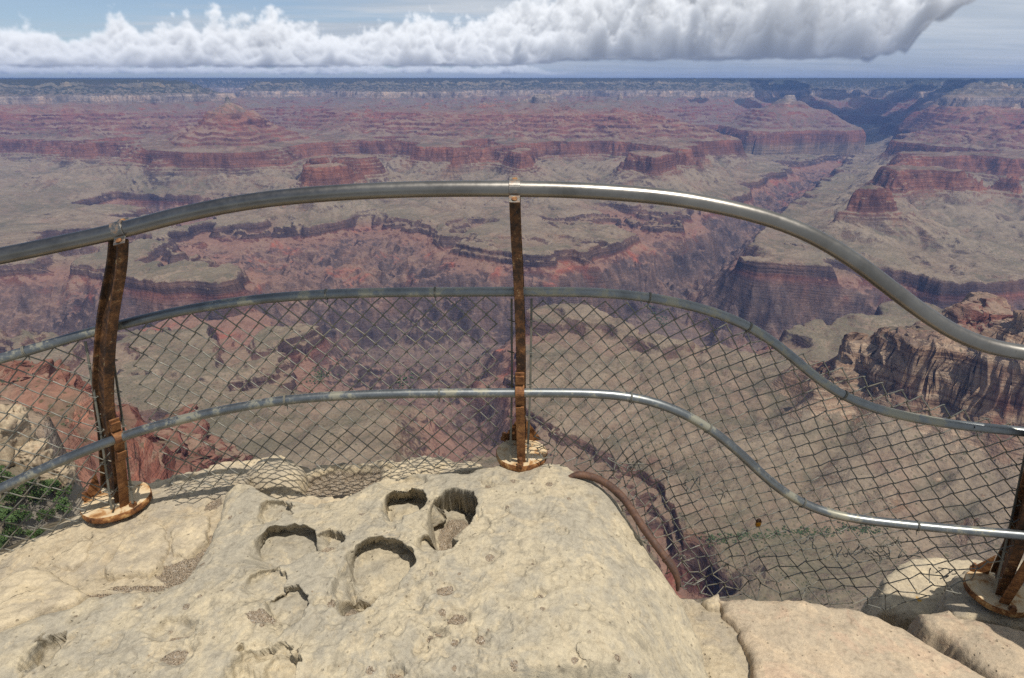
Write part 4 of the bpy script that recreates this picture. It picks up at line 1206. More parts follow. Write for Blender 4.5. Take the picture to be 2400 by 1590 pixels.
def on_fence(px, py, off):
    """where the sight line through a photograph pixel meets the fence's upright surface (offset off in plan)"""
    d = ray(px, py)
    t = 2.0 / d[1]
    for _ in range(40):
        t = 0.5 * t + 0.5 * (yf(t * d[0]) + off) / d[1]
    return np.array([d[0] * t, d[1] * t, d[2] * t])


def smooth_path(pts, n=160):
    P = np.array(pts, float)
    t = np.concatenate([[0], np.cumsum(np.linalg.norm(np.diff(P, axis=0), axis=1))])
    u = np.linspace(0, t[-1], n)
    # Catmull-Rom through the surveyed points, then a light smoothing
    Q = np.stack([np.interp(u, t, P[:, k]) for k in range(3)], 1)
    for _ in range(int(n / 9)):
        Q[1:-1] = 0.25 * Q[:-2] + 0.5 * Q[1:-1] + 0.25 * Q[2:]
    return Q


def extend(P, n0=6, n1=6, step=0.12, follow=None):
    return P


TOPPX = [(0, 601), (102, 580), (200, 559), (293, 539), (405, 507), (510, 485), (608, 468.5), (720, 457), (855, 448), (1000, 443), (1187, 442.5), (1300, 444), (1391, 448), (1490, 455), (1583, 464), (1672, 480), (1745, 496), (1800, 510.5), (1877, 538),
         (1945, 573), (2011, 616), (2060, 654), (2113, 696), (2189, 752), (2265, 798), (2341, 821), (2400, 828)]
TOPPX = [(x, y + (18 - 18 * min(1, abs(x - 720) / 300)) * 0 ) for x, y in TOPPX]
MIDPX = [(0, 842), (101, 812), (203, 781), (279, 763), (340, 747), (406, 732), (507, 714), (634, 698), (760, 689.5), (880, 686), (1014, 685), (1191, 684), (1300, 684), (1403, 686), (1504, 694), (1606, 712), (1707, 742), (1758, 766), (1800, 790), (1834, 817), (1884, 862), (1935, 904), (1976, 931),
         (2062, 964), (2163, 985), (2265, 1000), (2400, 1012)]
LOWPX = [(0, 1147), (127, 1086), (253, 1036), (300, 1017), (406, 988), (507, 964), (659, 938), (760, 930), (862, 925), (1000, 922), (1166, 921), (1300, 921), (1403, 922), (1479, 929), (1530, 940), (1580, 957), (1656, 998), (1707, 1037), (1758, 1084), (1808, 1135), (1879, 1183), (1960, 1211), (2062, 1224), (2163, 1234),
         (2265, 1244), (2371, 1252), (2400, 1254)]
O_TOP, O_MID, O_LOW = -0.15, -0.03, -0.075


def rail_path(px, off):
    pts = [on_fence(a, b, off) for a, b in px]
    d0 = pts[0] - pts[1]; d0 /= np.linalg.norm(d0)
    d1 = pts[-1] - pts[-2]; d1 /= np.linalg.norm(d1)
    pre = []
    p = pts[0]
    for k in range(1, 6):
        x = p[0] - 0.12 * k
        pre.insert(0, np.array([x, yf(x) + off, p[2] + d0[2] / max(abs(d0[0]), .3) * 0.12 * k * (0.8 ** k)]))
    post = []
    p = pts[-1]
    for k in range(1, 6):
        x = p[0] + 0.12 * k
        post.append(np.array([x, yf(x) + off, p[2] + d1[2] / max(abs(d1[0]), .3) * 0.12 * k * (0.7 ** k)]))
    return smooth_path(pre + pts + post, 260)


if 'F' not in SKIP:
    RP_TOP, RP_MID, RP_LOW = rail_path(TOPPX, O_TOP), rail_path(MIDPX, O_MID), rail_path(LOWPX, O_LOW)

    def rail_z(path, x):
        return float(np.interp(x, path[:, 0], path[:, 2]))

    def rail_pt(path, x):
        return Vector((x, float(np.interp(x, path[:, 0], path[:, 1])), float(np.interp(x, path[:, 0], path[:, 2]))))

    RAIL = bpy.data.objects.new('guard_railing', None); COL.objects.link(RAIL)
    RAIL.location = (0, 0, 0)
    tag(RAIL, 'curved metal guard railing with rusty posts and chain link at the canyon rim', 'railing')
    tr = MB().tube(RP_TOP, 0.0245, 20).build('top_rail', M_TOP, RAIL, smooth=True)
    mr_ = MB().tube(RP_MID, 0.0168, 16).build('middle_rail', M_GALV, RAIL, smooth=True)
    lr = MB().tube(RP_LOW, 0.0172, 16).build('lower_rail', M_GALV, RAIL, smooth=True)
    # wire ties round the pipes
    def tie(px, py, off, path, parent, r):
        p = on_fence(px, py, off)
        x = p[0]
        a, b_ = rail_pt(path, x - .01), rail_pt(path, x + .01)
        t = (b_ - a).normalized(); c = (a + b_) / 2
        n = t.cross(Vector((0, 0, 1))).normalized(); u = n.cross(t)
        mb = MB()
        for dx in (-0.002, 0.002):
            mb.tube([c + t * dx + (n * math.cos(q) + u * math.sin(q)) * r for q in np.linspace(0, 2 * math.pi, 18)], 0.0016, 6)
        mb.tube([c - u * r, c - u * (r + .012) + n * .004, c - u * (r + .02) + n * 0.01], 0.0016, 6)
        return mb.build('wire_tie', M_WIRE, parent)
    for px, py in ((765, 689), (1020, 685), (1522, 697), (1755, 765), (1976, 931), (60, 824)): tie(px, py, O_MID, RP_MID, mr_, 0.0185)
    for px, py in ((670, 937), (1030, 922), (1478, 929), (1660, 1002), (1880, 1184), (2150, 1233)): tie(px, py, O_LOW, RP_LOW, lr, 0.019)
    # small drilled drain holes seen on the pipes
    for path, x, r, par in ((RP_TOP, on_fence(2374, 825, O_TOP)[0], 0.0245, tr), (RP_MID, on_fence(2279, 1001, O_MID)[0], 0.0168, mr_)):
        c = rail_pt(path, x)
        mk, nt_, b_, _ = new_mat('drill_hole'); b_.inputs['Base Color'].default_value = (.01, .01, .01, 1)
        dirn = Vector((-.55, -0.75, .35)).normalized()
        MB().prism(c + dirn * (r - 0.001), 0.0045, 0.0016, 12, dirn).build('drill_hole', mk, par)

    # ---------------- posts
    def make_post(foot_px, foot_z, bow, out_dir, disc_r, x_top, flange, text=False):
        fx, fy, fz = at_z(foot_px[0], foot_px[1], foot_z)
        out = Vector((out_dir[0], out_dir[1], 0)).normalized()
        side = Vector((out.y, -out.x, 0))
        top = rail_pt(RP_TOP, x_top); mid = rail_pt(RP_MID, x_top * 0.62 + fx * 0.38); low = rail_pt(RP_LOW, x_top * 0.3 + fx * 0.7)
        O = Vector((fx, fy, fz))
        # front flange centre line: from just under the top rail, past the back of the lower rail, to the plate
        base = O + out * 0.075
        p0 = top - Vector((0, 0, 0.030))
        p1 = mid + out * 0.0 - out * 0.026
        p2 = low + out * 0.028
        nk = len(flange)
        pts = smooth_path([p0] + [Vector(on_fence(a, b_, np.interp(k, [0, nk - 1], [O_TOP + .012, O_LOW + .035]))) for k, (a, b_) in enumerate(flange)] + [base], 40)
        loc = [Vector(p) - O for p in pts]
        mb = MB()
        nrm = []
        for i in range(len(loc)):
            t = (loc[min(i + 1, len(loc) - 1)] - loc[max(i - 1, 0)]).normalized()
            sdv = (side - t * side.dot(t)).normalized()
            dv = t.cross(sdv).normalized()
            if dv.dot(out) < 0: dv = -dv
            nrm.append((sdv, dv))
        n = len(loc)
        widths = np.linspace(0.035, 0.100, n)              # depth of the section: shallow at the top, deep at the foot
        mb.sweep_box(loc, nrm, 0.032, 0.010)
        web = [p + d * (0.005 + w_ / 2) for p, (s_, d), w_ in zip(loc, nrm, widths)]
        v, f = [], []
        for p, (s_, d), w_ in zip(web, nrm, widths):
            for sx, sy in ((-1, -1), (1, -1), (1, 1), (-1, 1)):
                v.append(p + s_ * (0.004 * sx) + d * (w_ / 2 * sy))
        for i in range(n - 1):
            for k in range(4):
                k2 = (k + 1) % 4
                f.append((i * 4 + k, i * 4 + k2, i * 4 + 4 + k2, i * 4 + 4 + k))
        f.append((3, 2, 1, 0)); f.append(tuple((n - 1) * 4 + k for k in range(4)))
        mb.add(v, f)
        rear = [p + d * (0.010 + w_) for p, (s_, d), w_ in zip(loc, nrm, widths)]
        mb.sweep_box(rear, nrm, 0.036, 0.010)
        post = mb.build('post', M_POST, RAIL, bevel=0.0015)
        post.location = (fx, fy, fz)
        # strap that wraps the lower rail and runs down to the plate
        r_ = 0.0185
        c = low - O
        up = (loc[int(n * 0.55)] - loc[int(n * 0.75)]).normalized()
        sp = [c + up * 0.085 + out * 0.014, c + up * 0.030 + out * 0.012]
        for q in np.linspace(1.35, -1.35, 9):
            sp.append(c + up * (math.sin(q) * (r_ + 0.003)) - out * (math.cos(q) * (r_ + 0.003)))
        foot = base - O - out * 0.055
        sp += [c - up * 0.030 - out * 0.004, c * 0.7 + foot * 0.3, c * 0.35 + foot * 0.65, foot + Vector((0, 0, 0.02))]
        ss = []
        for i in range(len(sp)):
            t = (sp[min(i + 1, len(sp) - 1)] - sp[max(i - 1, 0)]).normalized()
            sdv = (side - t * side.dot(t)).normalized(); dv = t.cross(sdv).normalized()
            ss.append((sdv, dv))
        smb = MB().sweep_box(sp, ss, 0.033, 0.007)
        # weld pads above and below the wrap
        for k, off_ in ((0.055, 0.0065), (-0.075, -0.0155)):
            pc = c + up * k + out * off_ * (1 if k > 0 else 1)
            smb.sweep_box([pc - up * 0.017, pc + up * 0.017], [(side, out)] * 2, 0.030, 0.012)
        # gussets at the foot
        for sx in (-1, 1):
            g0 = base - O + out * 0.105
            v = [g0 + side * sx * 0.018 + Vector((0, 0, .02)), g0 + side * sx * 0.085 + Vector((0, 0, .02)), g0 + side * sx * 0.018 + Vector((0, 0, .12))]
            v = v + [p + out * 0.007 for p in v]
            smb.add(v, [(0, 1, 2), (5, 4, 3), (0, 3, 4, 1), (1, 4, 5, 2), (2, 5, 3, 0)])
        smb.build('strap', M_STRAP, post, bevel=0.001)
        dc = base - O + out * 0.02
        pl = MB().disc((dc.x, dc.y, -0.006), disc_r, 0.026, 48, 0.012).build('base_plate', M_PLATE, post, smooth=True)
        bt = MB()
        bp = foot - out * 0.030 + side * (0.020 if not text else -0.004) + Vector((0, 0, 0.020))
        bt.prism(bp, 0.0145, 0.016, 4, rot=0.5).prism(bp + Vector((0, 0, .016)), 0.0085, 0.022 if text else 0.006, 12)
        bt.build('anchor_bolt', M_STRAP, post, bevel=0.001)
        bt = MB()
        bp = dc + out * 0.085 - side * 0.075 + Vector((0, 0, 0.020))
        bt.prism(bp, 0.0145, 0.016, 4, rot=0.2).prism(bp + Vector((0, 0, .016)), 0.008, 0.020, 12)
        bt.build('anchor_bolt', M_STRAP, post, bevel=0.001)
        # saddle clamp over the top rail with two screwed tabs
        ta, tb = rail_pt(RP_TOP, x_top - .015), rail_pt(RP_TOP, x_top + .015)
        t = (tb - ta).normalized(); c = rail_pt(RP_TOP, x_top) - O
        n_ = Vector((0, 0, 1)).cross(t).normalized()
        if n_.dot(out) < 0: n_ = -n_
        u_ = t.cross(n_); u_ = u_ if u_.z > 0 else -u_
        tilt = R(32)
        n2 = (n_ * math.cos(tilt) + u_ * math.sin(tilt)); u2 = (u_ * math.cos(tilt) - n_ * math.sin(tilt))
        cl = []
        R0 = 0.0262
        cl.append(c - n2 * (R0 + 0.030) - u2 * 0.004)
        cl.append(c - n2 * (R0 + 0.003) - u2 * 0.004)
        for q in np.linspace(180, 0, 15):
            cl.append(c + n2 * (math.cos(R(q)) * R0) + u2 * (math.sin(R(q)) * R0))
        cl.append(c + n2 * (R0 + 0.003) - u2 * 0.004); cl.append(c + n2 * (R0 + 0.030) - u2 * 0.004)
        cs = []
        for i in range(len(cl)):
            tt = (cl[min(i + 1, len(cl) - 1)] - cl[max(i - 1, 0)]).normalized()
            dv = t.cross(tt).normalized(); cs.append((t, dv))
        cm = MB().sweep_box(cl, cs, 0.034, 0.0035).build('clamp', M_CLAMP, post, bevel=0.0008)
        for sx in (-1, 1):
            pc = c + n2 * (sx * (R0 + 0.017)) - u2 * 0.0018
            MB().prism(pc, 0.0088, 0.0025, 16, u2).build('screw', M_RIM, post)
            # block under each tab that carries the screw
            blk = MB().sweep_box([pc - u2 * 0.004 - t * 0.015, pc - u2 * 0.004 + t * 0.015], [(n2, u2)] * 2, 0.028, 0.004)
            blk.build('clamp_lug', M_POST, post, bevel=0.0008)
        return post, O, out, side, dc

    posts = []
    p_mid = make_post((1222, 1100), -1.395, 0.1, (0.02, 1.0), 0.105, on_fence(1206, 442, O_TOP)[0], [(1206, 490), (1208, 540), (1211, 600), (1215, 662), (1219, 780), (1221, 870), (1221, 920)], text=True)
    p_left = make_post((300, 1200), -1.535, 0.1, (-0.80, 0.60), 0.122, on_fence(284, 541, O_TOP)[0], [(288, 590), (284, 640), (270, 710), (260, 786), (255, 880), (254, 940), (261, 1000), (270, 1040)])
    p_right = make_post((2352, 1432), -1.90, 0.1, (0.42, 0.9), 0.115, 1.72, [(2450, 1040), (2436, 1100), (2418, 1170), (2402, 1230), (2392, 1280)])
    p_left[0]['label'] = 'rusty post on a pale round plate at the left end'
    p_mid[0]['label'] = 'thin dark rusty post with scratched writing on its plate'
    p_right[0]['label'] = 'shaded rusty post at the lower right corner'
    # scratched writing on the middle plate
    M_SCR, nt_, b_, _ = new_mat('scratched_paint'); b_.inputs['Base Color'].default_value = (.80, .76, .66, 1)
    GL = {'R': [[(0, 0), (0, 1), (.6, .9), (.6, .6), (0, .5), (.7, 0)]], 'A': [[(0, 0), (.35, 1), (.7, 0)], [(.15, .4), (.55, .4)]], 'Y': [[(0, 1), (.35, .5), (.7, 1)], [(.35, .5), (.35, 0)]],
          'E': [[(.6, 0), (0, 0), (0, 1), (.6, 1)], [(0, .5), (.5, .5)]], 'M': [[(0, 0), (.1, 1), (.4, .4), (.7, 1), (.8, 0)]], 'C': [[(.6, .9), (.3, 1), (0, .6), (.1, .1), (.6, 0)]]}
    post, O, out, side, dc = p_mid
    mb = MB()
    for word, oy, ox in (('RAY', 0.004, 0.018), ('EMACY', -0.016, 0.006)):
        a = Vector((0.93, 0.36, 0)); bvec = Vector((-0.36, 0.93, 0))
        x0 = ox
        for ch in word:
            for stroke in GL[ch]:
                pth = [Vector((dc.x, dc.y, 0.0206)) + Vector((0.012, -0.058, 0)) + a * (x0 + sx * 0.012) + bvec * (oy + sy * 0.014) for sx, sy in stroke]
                mb.tube(pth, 0.0011, 5)
            x0 += 0.0155
    mb.build('scratched_writing', M_SCR, post)

    # ---------------- chain link
    PITCH_D = 0.0735

    def wires(nodes_fn, i_rng, j_rng, ok, name, seed=0, r=0.0023):
        """zigzag wires interlocked at the knuckles; nodes_fn(i, j) -> point"""
        rr = random.Random(seed)
        cache = {}

        def nd(i, j):
            if (i, j) not in cache: cache[(i, j)] = nodes_fn(i, j)
            return cache[(i, j)]
        mb = MB()
        for c in range(i_rng[0], i_rng[1] + 1, 2):
            ph = ((c // 2) % 2)
            run = []

            def flush():
                if len(run) >= 2:
                    P = []
                    for a in range(len(run) - 1):
                        p, q = run[a], run[a + 1]
                        P += [p, p + (q - p) * 0.10 + Vector((0, .0030, 0)), p + (q - p) * 0.5, p + (q - p) * 0.90 + Vector((0, -.0030, 0))]
                    P.append(run[-1])
                    mb.tube(P, r, 5)
                run.clear()
            for j in range(j_rng[0], j_rng[1] + 1):
                s = 1 if (j + ph) % 2 else -1
                i = c + s
                if not ok(i, j):
                    flush(); continue
                p = nd(i, j)
                if p is None:
                    flush(); continue
                a, b_ = nd(i - s, j) if False else None, None
                run.append(Vector(p) + Vector((s * 0.0026, 0, 0)))
            flush()
        return mb

    def px_of(p):
        d = p[1] * cP - p[2] * sP
        return 1200 + F_SRC * p[0] / d, 795 - F_SRC * (p[1] * sP + p[2] * cP) / d
    O_MESH = 0.004

    def mesh_mid(x0, x1, bottom, name, lean=0.03, seed=1, top_drop=0.020):
        """panel hung under the middle rail between two posts: rows follow the rail"""
        def f(i, j):
            s = i * PITCH_D / 4; h = j * PITCH_D / 2
            x = s
            if x < x0 - .001 or x > x1 + .001: return None
            zt = rail_z(RP_MID, x) - top_drop
            rx = random.Random(i * 7919 + j * 31 + seed)
            k = lean * h / 0.75
            return Vector((x + rx.gauss(0, .0012), yf(x) + O_MID + 0.022 + k + rx.gauss(0, .0025), zt - h + rx.gauss(0, .0012)))

        def ok(i, j):
            x = i * PITCH_D / 4
            if x < x0 or x > x1 or j < 0: return False
            p = f(i, j)
            if p is None: return False
            u_, v_ = px_of(p)
            return v_ < bottom(u_)
        i0, i1 = int(x0 / (PITCH_D / 4)) - 2, int(x1 / (PITCH_D / 4)) + 2
        i0 -= i0 % 2
        return wires(f, (i0, i1), (0, 30), ok, name, seed)
    B_MID = lambda u_: float(np.interp(u_, [270, 320, 420, 560, 640, 740, 900, 1050, 1190], [1175, 1178, 1170, 1130, 1108, 1106, 1106, 1098, 1092]))
    xm0, xm1 = on_fence(282, 800, 0)[0], on_fence(1183, 800, 0)[0]
    m1 = mesh_mid(xm0, xm1, B_MID, 'chain_link_mesh', seed=1).build('chain_link_mesh', M_WIRE, RAIL, smooth=True)
    B_L = lambda u_: float(np.interp(u_, [-400, 0, 60, 150, 200, 230], [1500, 1330, 1300, 1250, 1215, 1200]))
    xl0, xl1 = -2.3, on_fence(206, 800, 0)[0]
    m0 = mesh_mid(xl0, xl1, B_L, 'chain_link_mesh', seed=2).build('chain_link_mesh', M_WIRE, RAIL, smooth=True)
    # right panel: rows turn downhill with the ground
    TIP = [(1236, 706), (1300, 703), (1400, 704), (1500, 712), (1575, 724), (1631, 738), (1687, 755), (1750, 777), (1808, 800), (1851, 816), (1900, 834), (1950, 852), (2009, 874), (2062, 896), (2120, 916), (2171, 935), (2214, 950), (2272, 967), (2328, 985), (2400, 1002), (2520, 1030)]
    tp = smooth_path([on_fence(a, b_, O_MESH) for a, b_ in TIP], 300)
    tl = np.concatenate([[0], np.cumsum(np.linalg.norm(np.diff(tp, axis=0), axis=1))])
    B_R = lambda u_: float(np.interp(u_, [1230, 1260, 1330, 1400, 1440, 1490, 1540, 1590, 1640, 1690, 1760, 1900, 2050, 2140, 2230, 2300, 2360], [1100, 1085, 1095, 1128, 1170, 1250, 1320, 1375, 1400, 1405, 1405, 1416, 1435, 1420, 1400, 1330, 1310]))

    def dev(t):
        a = np.array([np.interp(t + 0.10, tl, tp[:, k]) - np.interp(t - 0.10, tl, tp[:, k]) for k in range(3)])
        h_ = math.hypot(a[0], a[1])
        return math.atan2(a[2], h_)

    def fr(i, j):
        s = i * PITCH_D / 4; h = j * PITCH_D / 2
        if s > tl[-1] + .01: return None
        # slope of the row eases off with depth
        b_ = dev(min(max(s, 0.10), tl[-1] - 0.1)) * 0.85
        p = np.array([np.interp(max(s, 0), tl, tp[:, k]) for k in range(3)])
        xx = p[0] + h * math.sin(b_) * 0.9
        if s < 0: xx += s
        zz = p[2] - h * math.cos(b_)
        rx = random.Random(i * 7919 + j * 31 + 5)
        q = Vector((xx, yf(xx) + O_MESH + 0.05 * h, zz))
        u_, v_ = px_of(q)
        # torn and slack near the rock
        low = np.clip((v_ - B_R(u_) + 190) / 190, 0, 1)
        amp = 0.0015 + 0.016 * low ** 2
        return q + Vector((rx.gauss(0, amp), rx.gauss(0, amp + .003) - 0.03 * low, rx.gauss(0, amp)))

    def okr(i, j):
        p = fr(i, j)
        if p is None or j < 0: return False
        if p[0] < XR0: return False
        u_, v_ = px_of(p)
        return v_ < B_R(u_) + 8 and v_ > 300
    XR0 = on_fence(1236, 800, 0)[0]
    nI = int(tl[-1] / (PITCH_D / 4))
    mbr = wires(fr, (-60, nI), (0, 34), okr, 'chain_link_mesh', 5)
    # loose tangled ends along the tear
    rt = random.Random(9)
    for px, py, n in ((2020, 1290, 4), (2060, 1300, 5), (2090, 1285, 4), (2110, 1270, 2), (1960, 1290, 3), (1900, 1268, 2), (1690, 1160, 3), (1560, 1108, 4), (1620, 1140, 4), (1500, 1095, 4), (1470, 1085, 3), (2140, 1300, 3), (2200, 1345, 4), (2230, 1380, 3), (1600, 1310, 3), (1620, 1360, 3), (1290, 1065, 3)):
        c = Vector(on_fence(px, py, O_MESH - 0.01))
        for _ in range(n):
            a = Vector((rt.gauss(0, 1), rt.gauss(0, .5), rt.gauss(0, .6))).normalized()
            b2 = Vector((rt.gauss(0, 1), rt.gauss(0, .3), rt.gauss(0, 1))).normalized()
            L = rt.uniform(.03, .09); cc = c + Vector((rt.gauss(0, .02), rt.gauss(0, .008), rt.gauss(0, .012)))
            pts = [cc - a * L / 2, cc - a * L / 5 + b2 * .006, cc + a * L / 4 + b2 * .012, cc + a * L / 2 + b2 * .004, cc + a * L / 2 - b2 * .010, cc + a * L / 3 - b2 * .012]
            mbr.tube(smooth_path(pts, 14), 0.0019, 5)
    m2 = mbr.build('chain_link_mesh', M_WIRE, RAIL, smooth=True)

    # flat tension bars laced through the ends of the panels
    def tbar(px0, py0, px1, py1, off, par):
        a, b_ = on_fence(px0, py0, off), on_fence(px1, py1, off)
        a, b_ = Vector(a), Vector(b_)
        mb = MB().sweep_box([a, (a + b_) / 2 + Vector((0.004, 0, 0)), b_], [(Vector((1, 0, 0)), Vector((0, 1, 0)))] * 3, 0.008, 0.004)
        for k in (0.12, 0.3, 0.5, 0.7, 0.88):
            c = a + (b_ - a) * k
            mb.tube([c + Vector((-.012, -.008, .004)), c + Vector((0, -.010, 0)), c + Vector((.012, -.006, -.004)), c + Vector((.010, .008, -.008)), c + Vector((-.010, .010, -.002)), c + Vector((-.014, -.004, .004))], 0.0019, 5)
        mb.build('tension_bar', M_WIRE, par, bevel=0.0008)
    tbar(1199, 700, 1196, 1082, 0.0, m1)
    tbar(258, 790, 311, 1180, 0.0, m1)
    tbar(200, 800, 262, 1195, -0.02, m0)
    tbar(1246, 700, 1236, 1082, 0.0, m2)
    tbar(2410, 1030, 2330, 1390, 0.0, m2)

    # ---------------- bent bar along the boulder's edge
    BP = [(1326, 1124, -1.412), (1346, 1112, -1.395), (1376, 1114, -1.395), (1410, 1126, -1.40), (1438, 1145, -1.41), (1461, 1167, -1.425), (1484, 1200, -1.445), (1507, 1237, -1.47), (1530, 1268, -1.495), (1553, 1299, -1.525), (1573, 1324, -1.555), (1585, 1345, -1.58), (1590, 1364, -1.61), (1588, 1384, -1.65)]
    bp = smooth_path([at_z(*p) for p in BP], 70)
    rad = np.interp(np.arange(70), [0, 6, 20, 54, 58, 69], [0.006, 0.0145, 0.0150, 0.0135, 0.0150, 0.006])
    bb = MB().tube(bp, rad, 14)
    cpt = Vector(bp[55]); tdir = Vector(bp[56] - bp[54]).normalized()
    bb.tube([cpt - tdir * .004, cpt + tdir * .004], 0.0168, 14)
    bo = bb.build('bent_pipe', M_BAR, None, smooth=True)
    tag(bo, 'bent brown iron pipe fixed along the right edge of the potholed boulder', 'pipe')

    # ---------------- padlock on the mesh
    c = Vector(on_fence(1777, 1228, O_MESH - 0.012))
    M_BRASS = steel('tarnished_brass', (.30, .155, .02), 0.38, 0.9, scale=60)
    lk = MB()
    v = []
    w_, h_, d_ = 0.0095, 0.0105, 0.006
    lk.sweep_box([c + Vector((0, 0, -h_)), c + Vector((0, 0, h_ - .002)), c + Vector((0, 0, h_))], [(Vector((.99, 0, .1)), Vector((0, 1, 0)))] * 3, w_ * 2, d_ * 2)
    body = lk.build('padlock', M_BRASS, None, bevel=0.002)
    tag(body, 'small brass padlock hanging on the chain link below the lower rail', 'padlock')
    sh = [c + Vector((-.007, 0, h_ - .002)), c + Vector((-.007, 0, h_ + .008)), c + Vector((-.004, 0, h_ + .013)), c + Vector((.004, 0, h_ + .013)), c + Vector((.007, 0, h_ + .008)), c + Vector((.007, 0, h_ - .002))]
    MB().tube(sh, 0.0024, 8).build('shackle', M_POST, body)
    MB().sweep_box([c + Vector((0, 0, h_)), c + Vector((0, 0, h_ + .004))], [(Vector((1, 0, 0)), Vector((0, 1, 0)))] * 2, w_ * 2.1, d_ * 2.1).build('lock_collar', M_POST, body)
# ================================================================== cumulus
def perlin3(x, y, z, seed=0):
    xf, yf_, zf = np.floor(x), np.floor(y), np.floor(z)
    fx, fy, fz = (x - xf).astype(np.float32), (y - yf_).astype(np.float32), (z - zf).astype(np.float32)
    xi, yi, zi = (xf.astype(np.int64) + seed * 13) & 255, (yf_.astype(np.int64) + seed * 29) & 255, (zf.astype(np.int64) + seed * 53) & 255
    u, v, w = [t * t * t * (t * (t * 6 - 15) + 10) for t in (fx, fy, fz)]
    res = 0
    for dx in (0, 1):
        for dy in (0, 1):
            for dz in (0, 1):
                h = _perm[_perm[_perm[(xi + dx) & 255] + ((yi + dy) & 255)] + ((zi + dz) & 255)]
                g = _G3[h]
                dot = g[:, 0] * (fx - dx) + g[:, 1] * (fy - dy) + g[:, 2] * (fz - dz)
                res = res + (u if dx else 1 - u) * (v if dy else 1 - v) * (w if dz else 1 - w) * dot
    return res * 1.4


_g3 = _rng.normal(size=(256, 3)); _G3 = (_g3 / np.linalg.norm(_g3, axis=1)[:, None]).astype(np.float32)



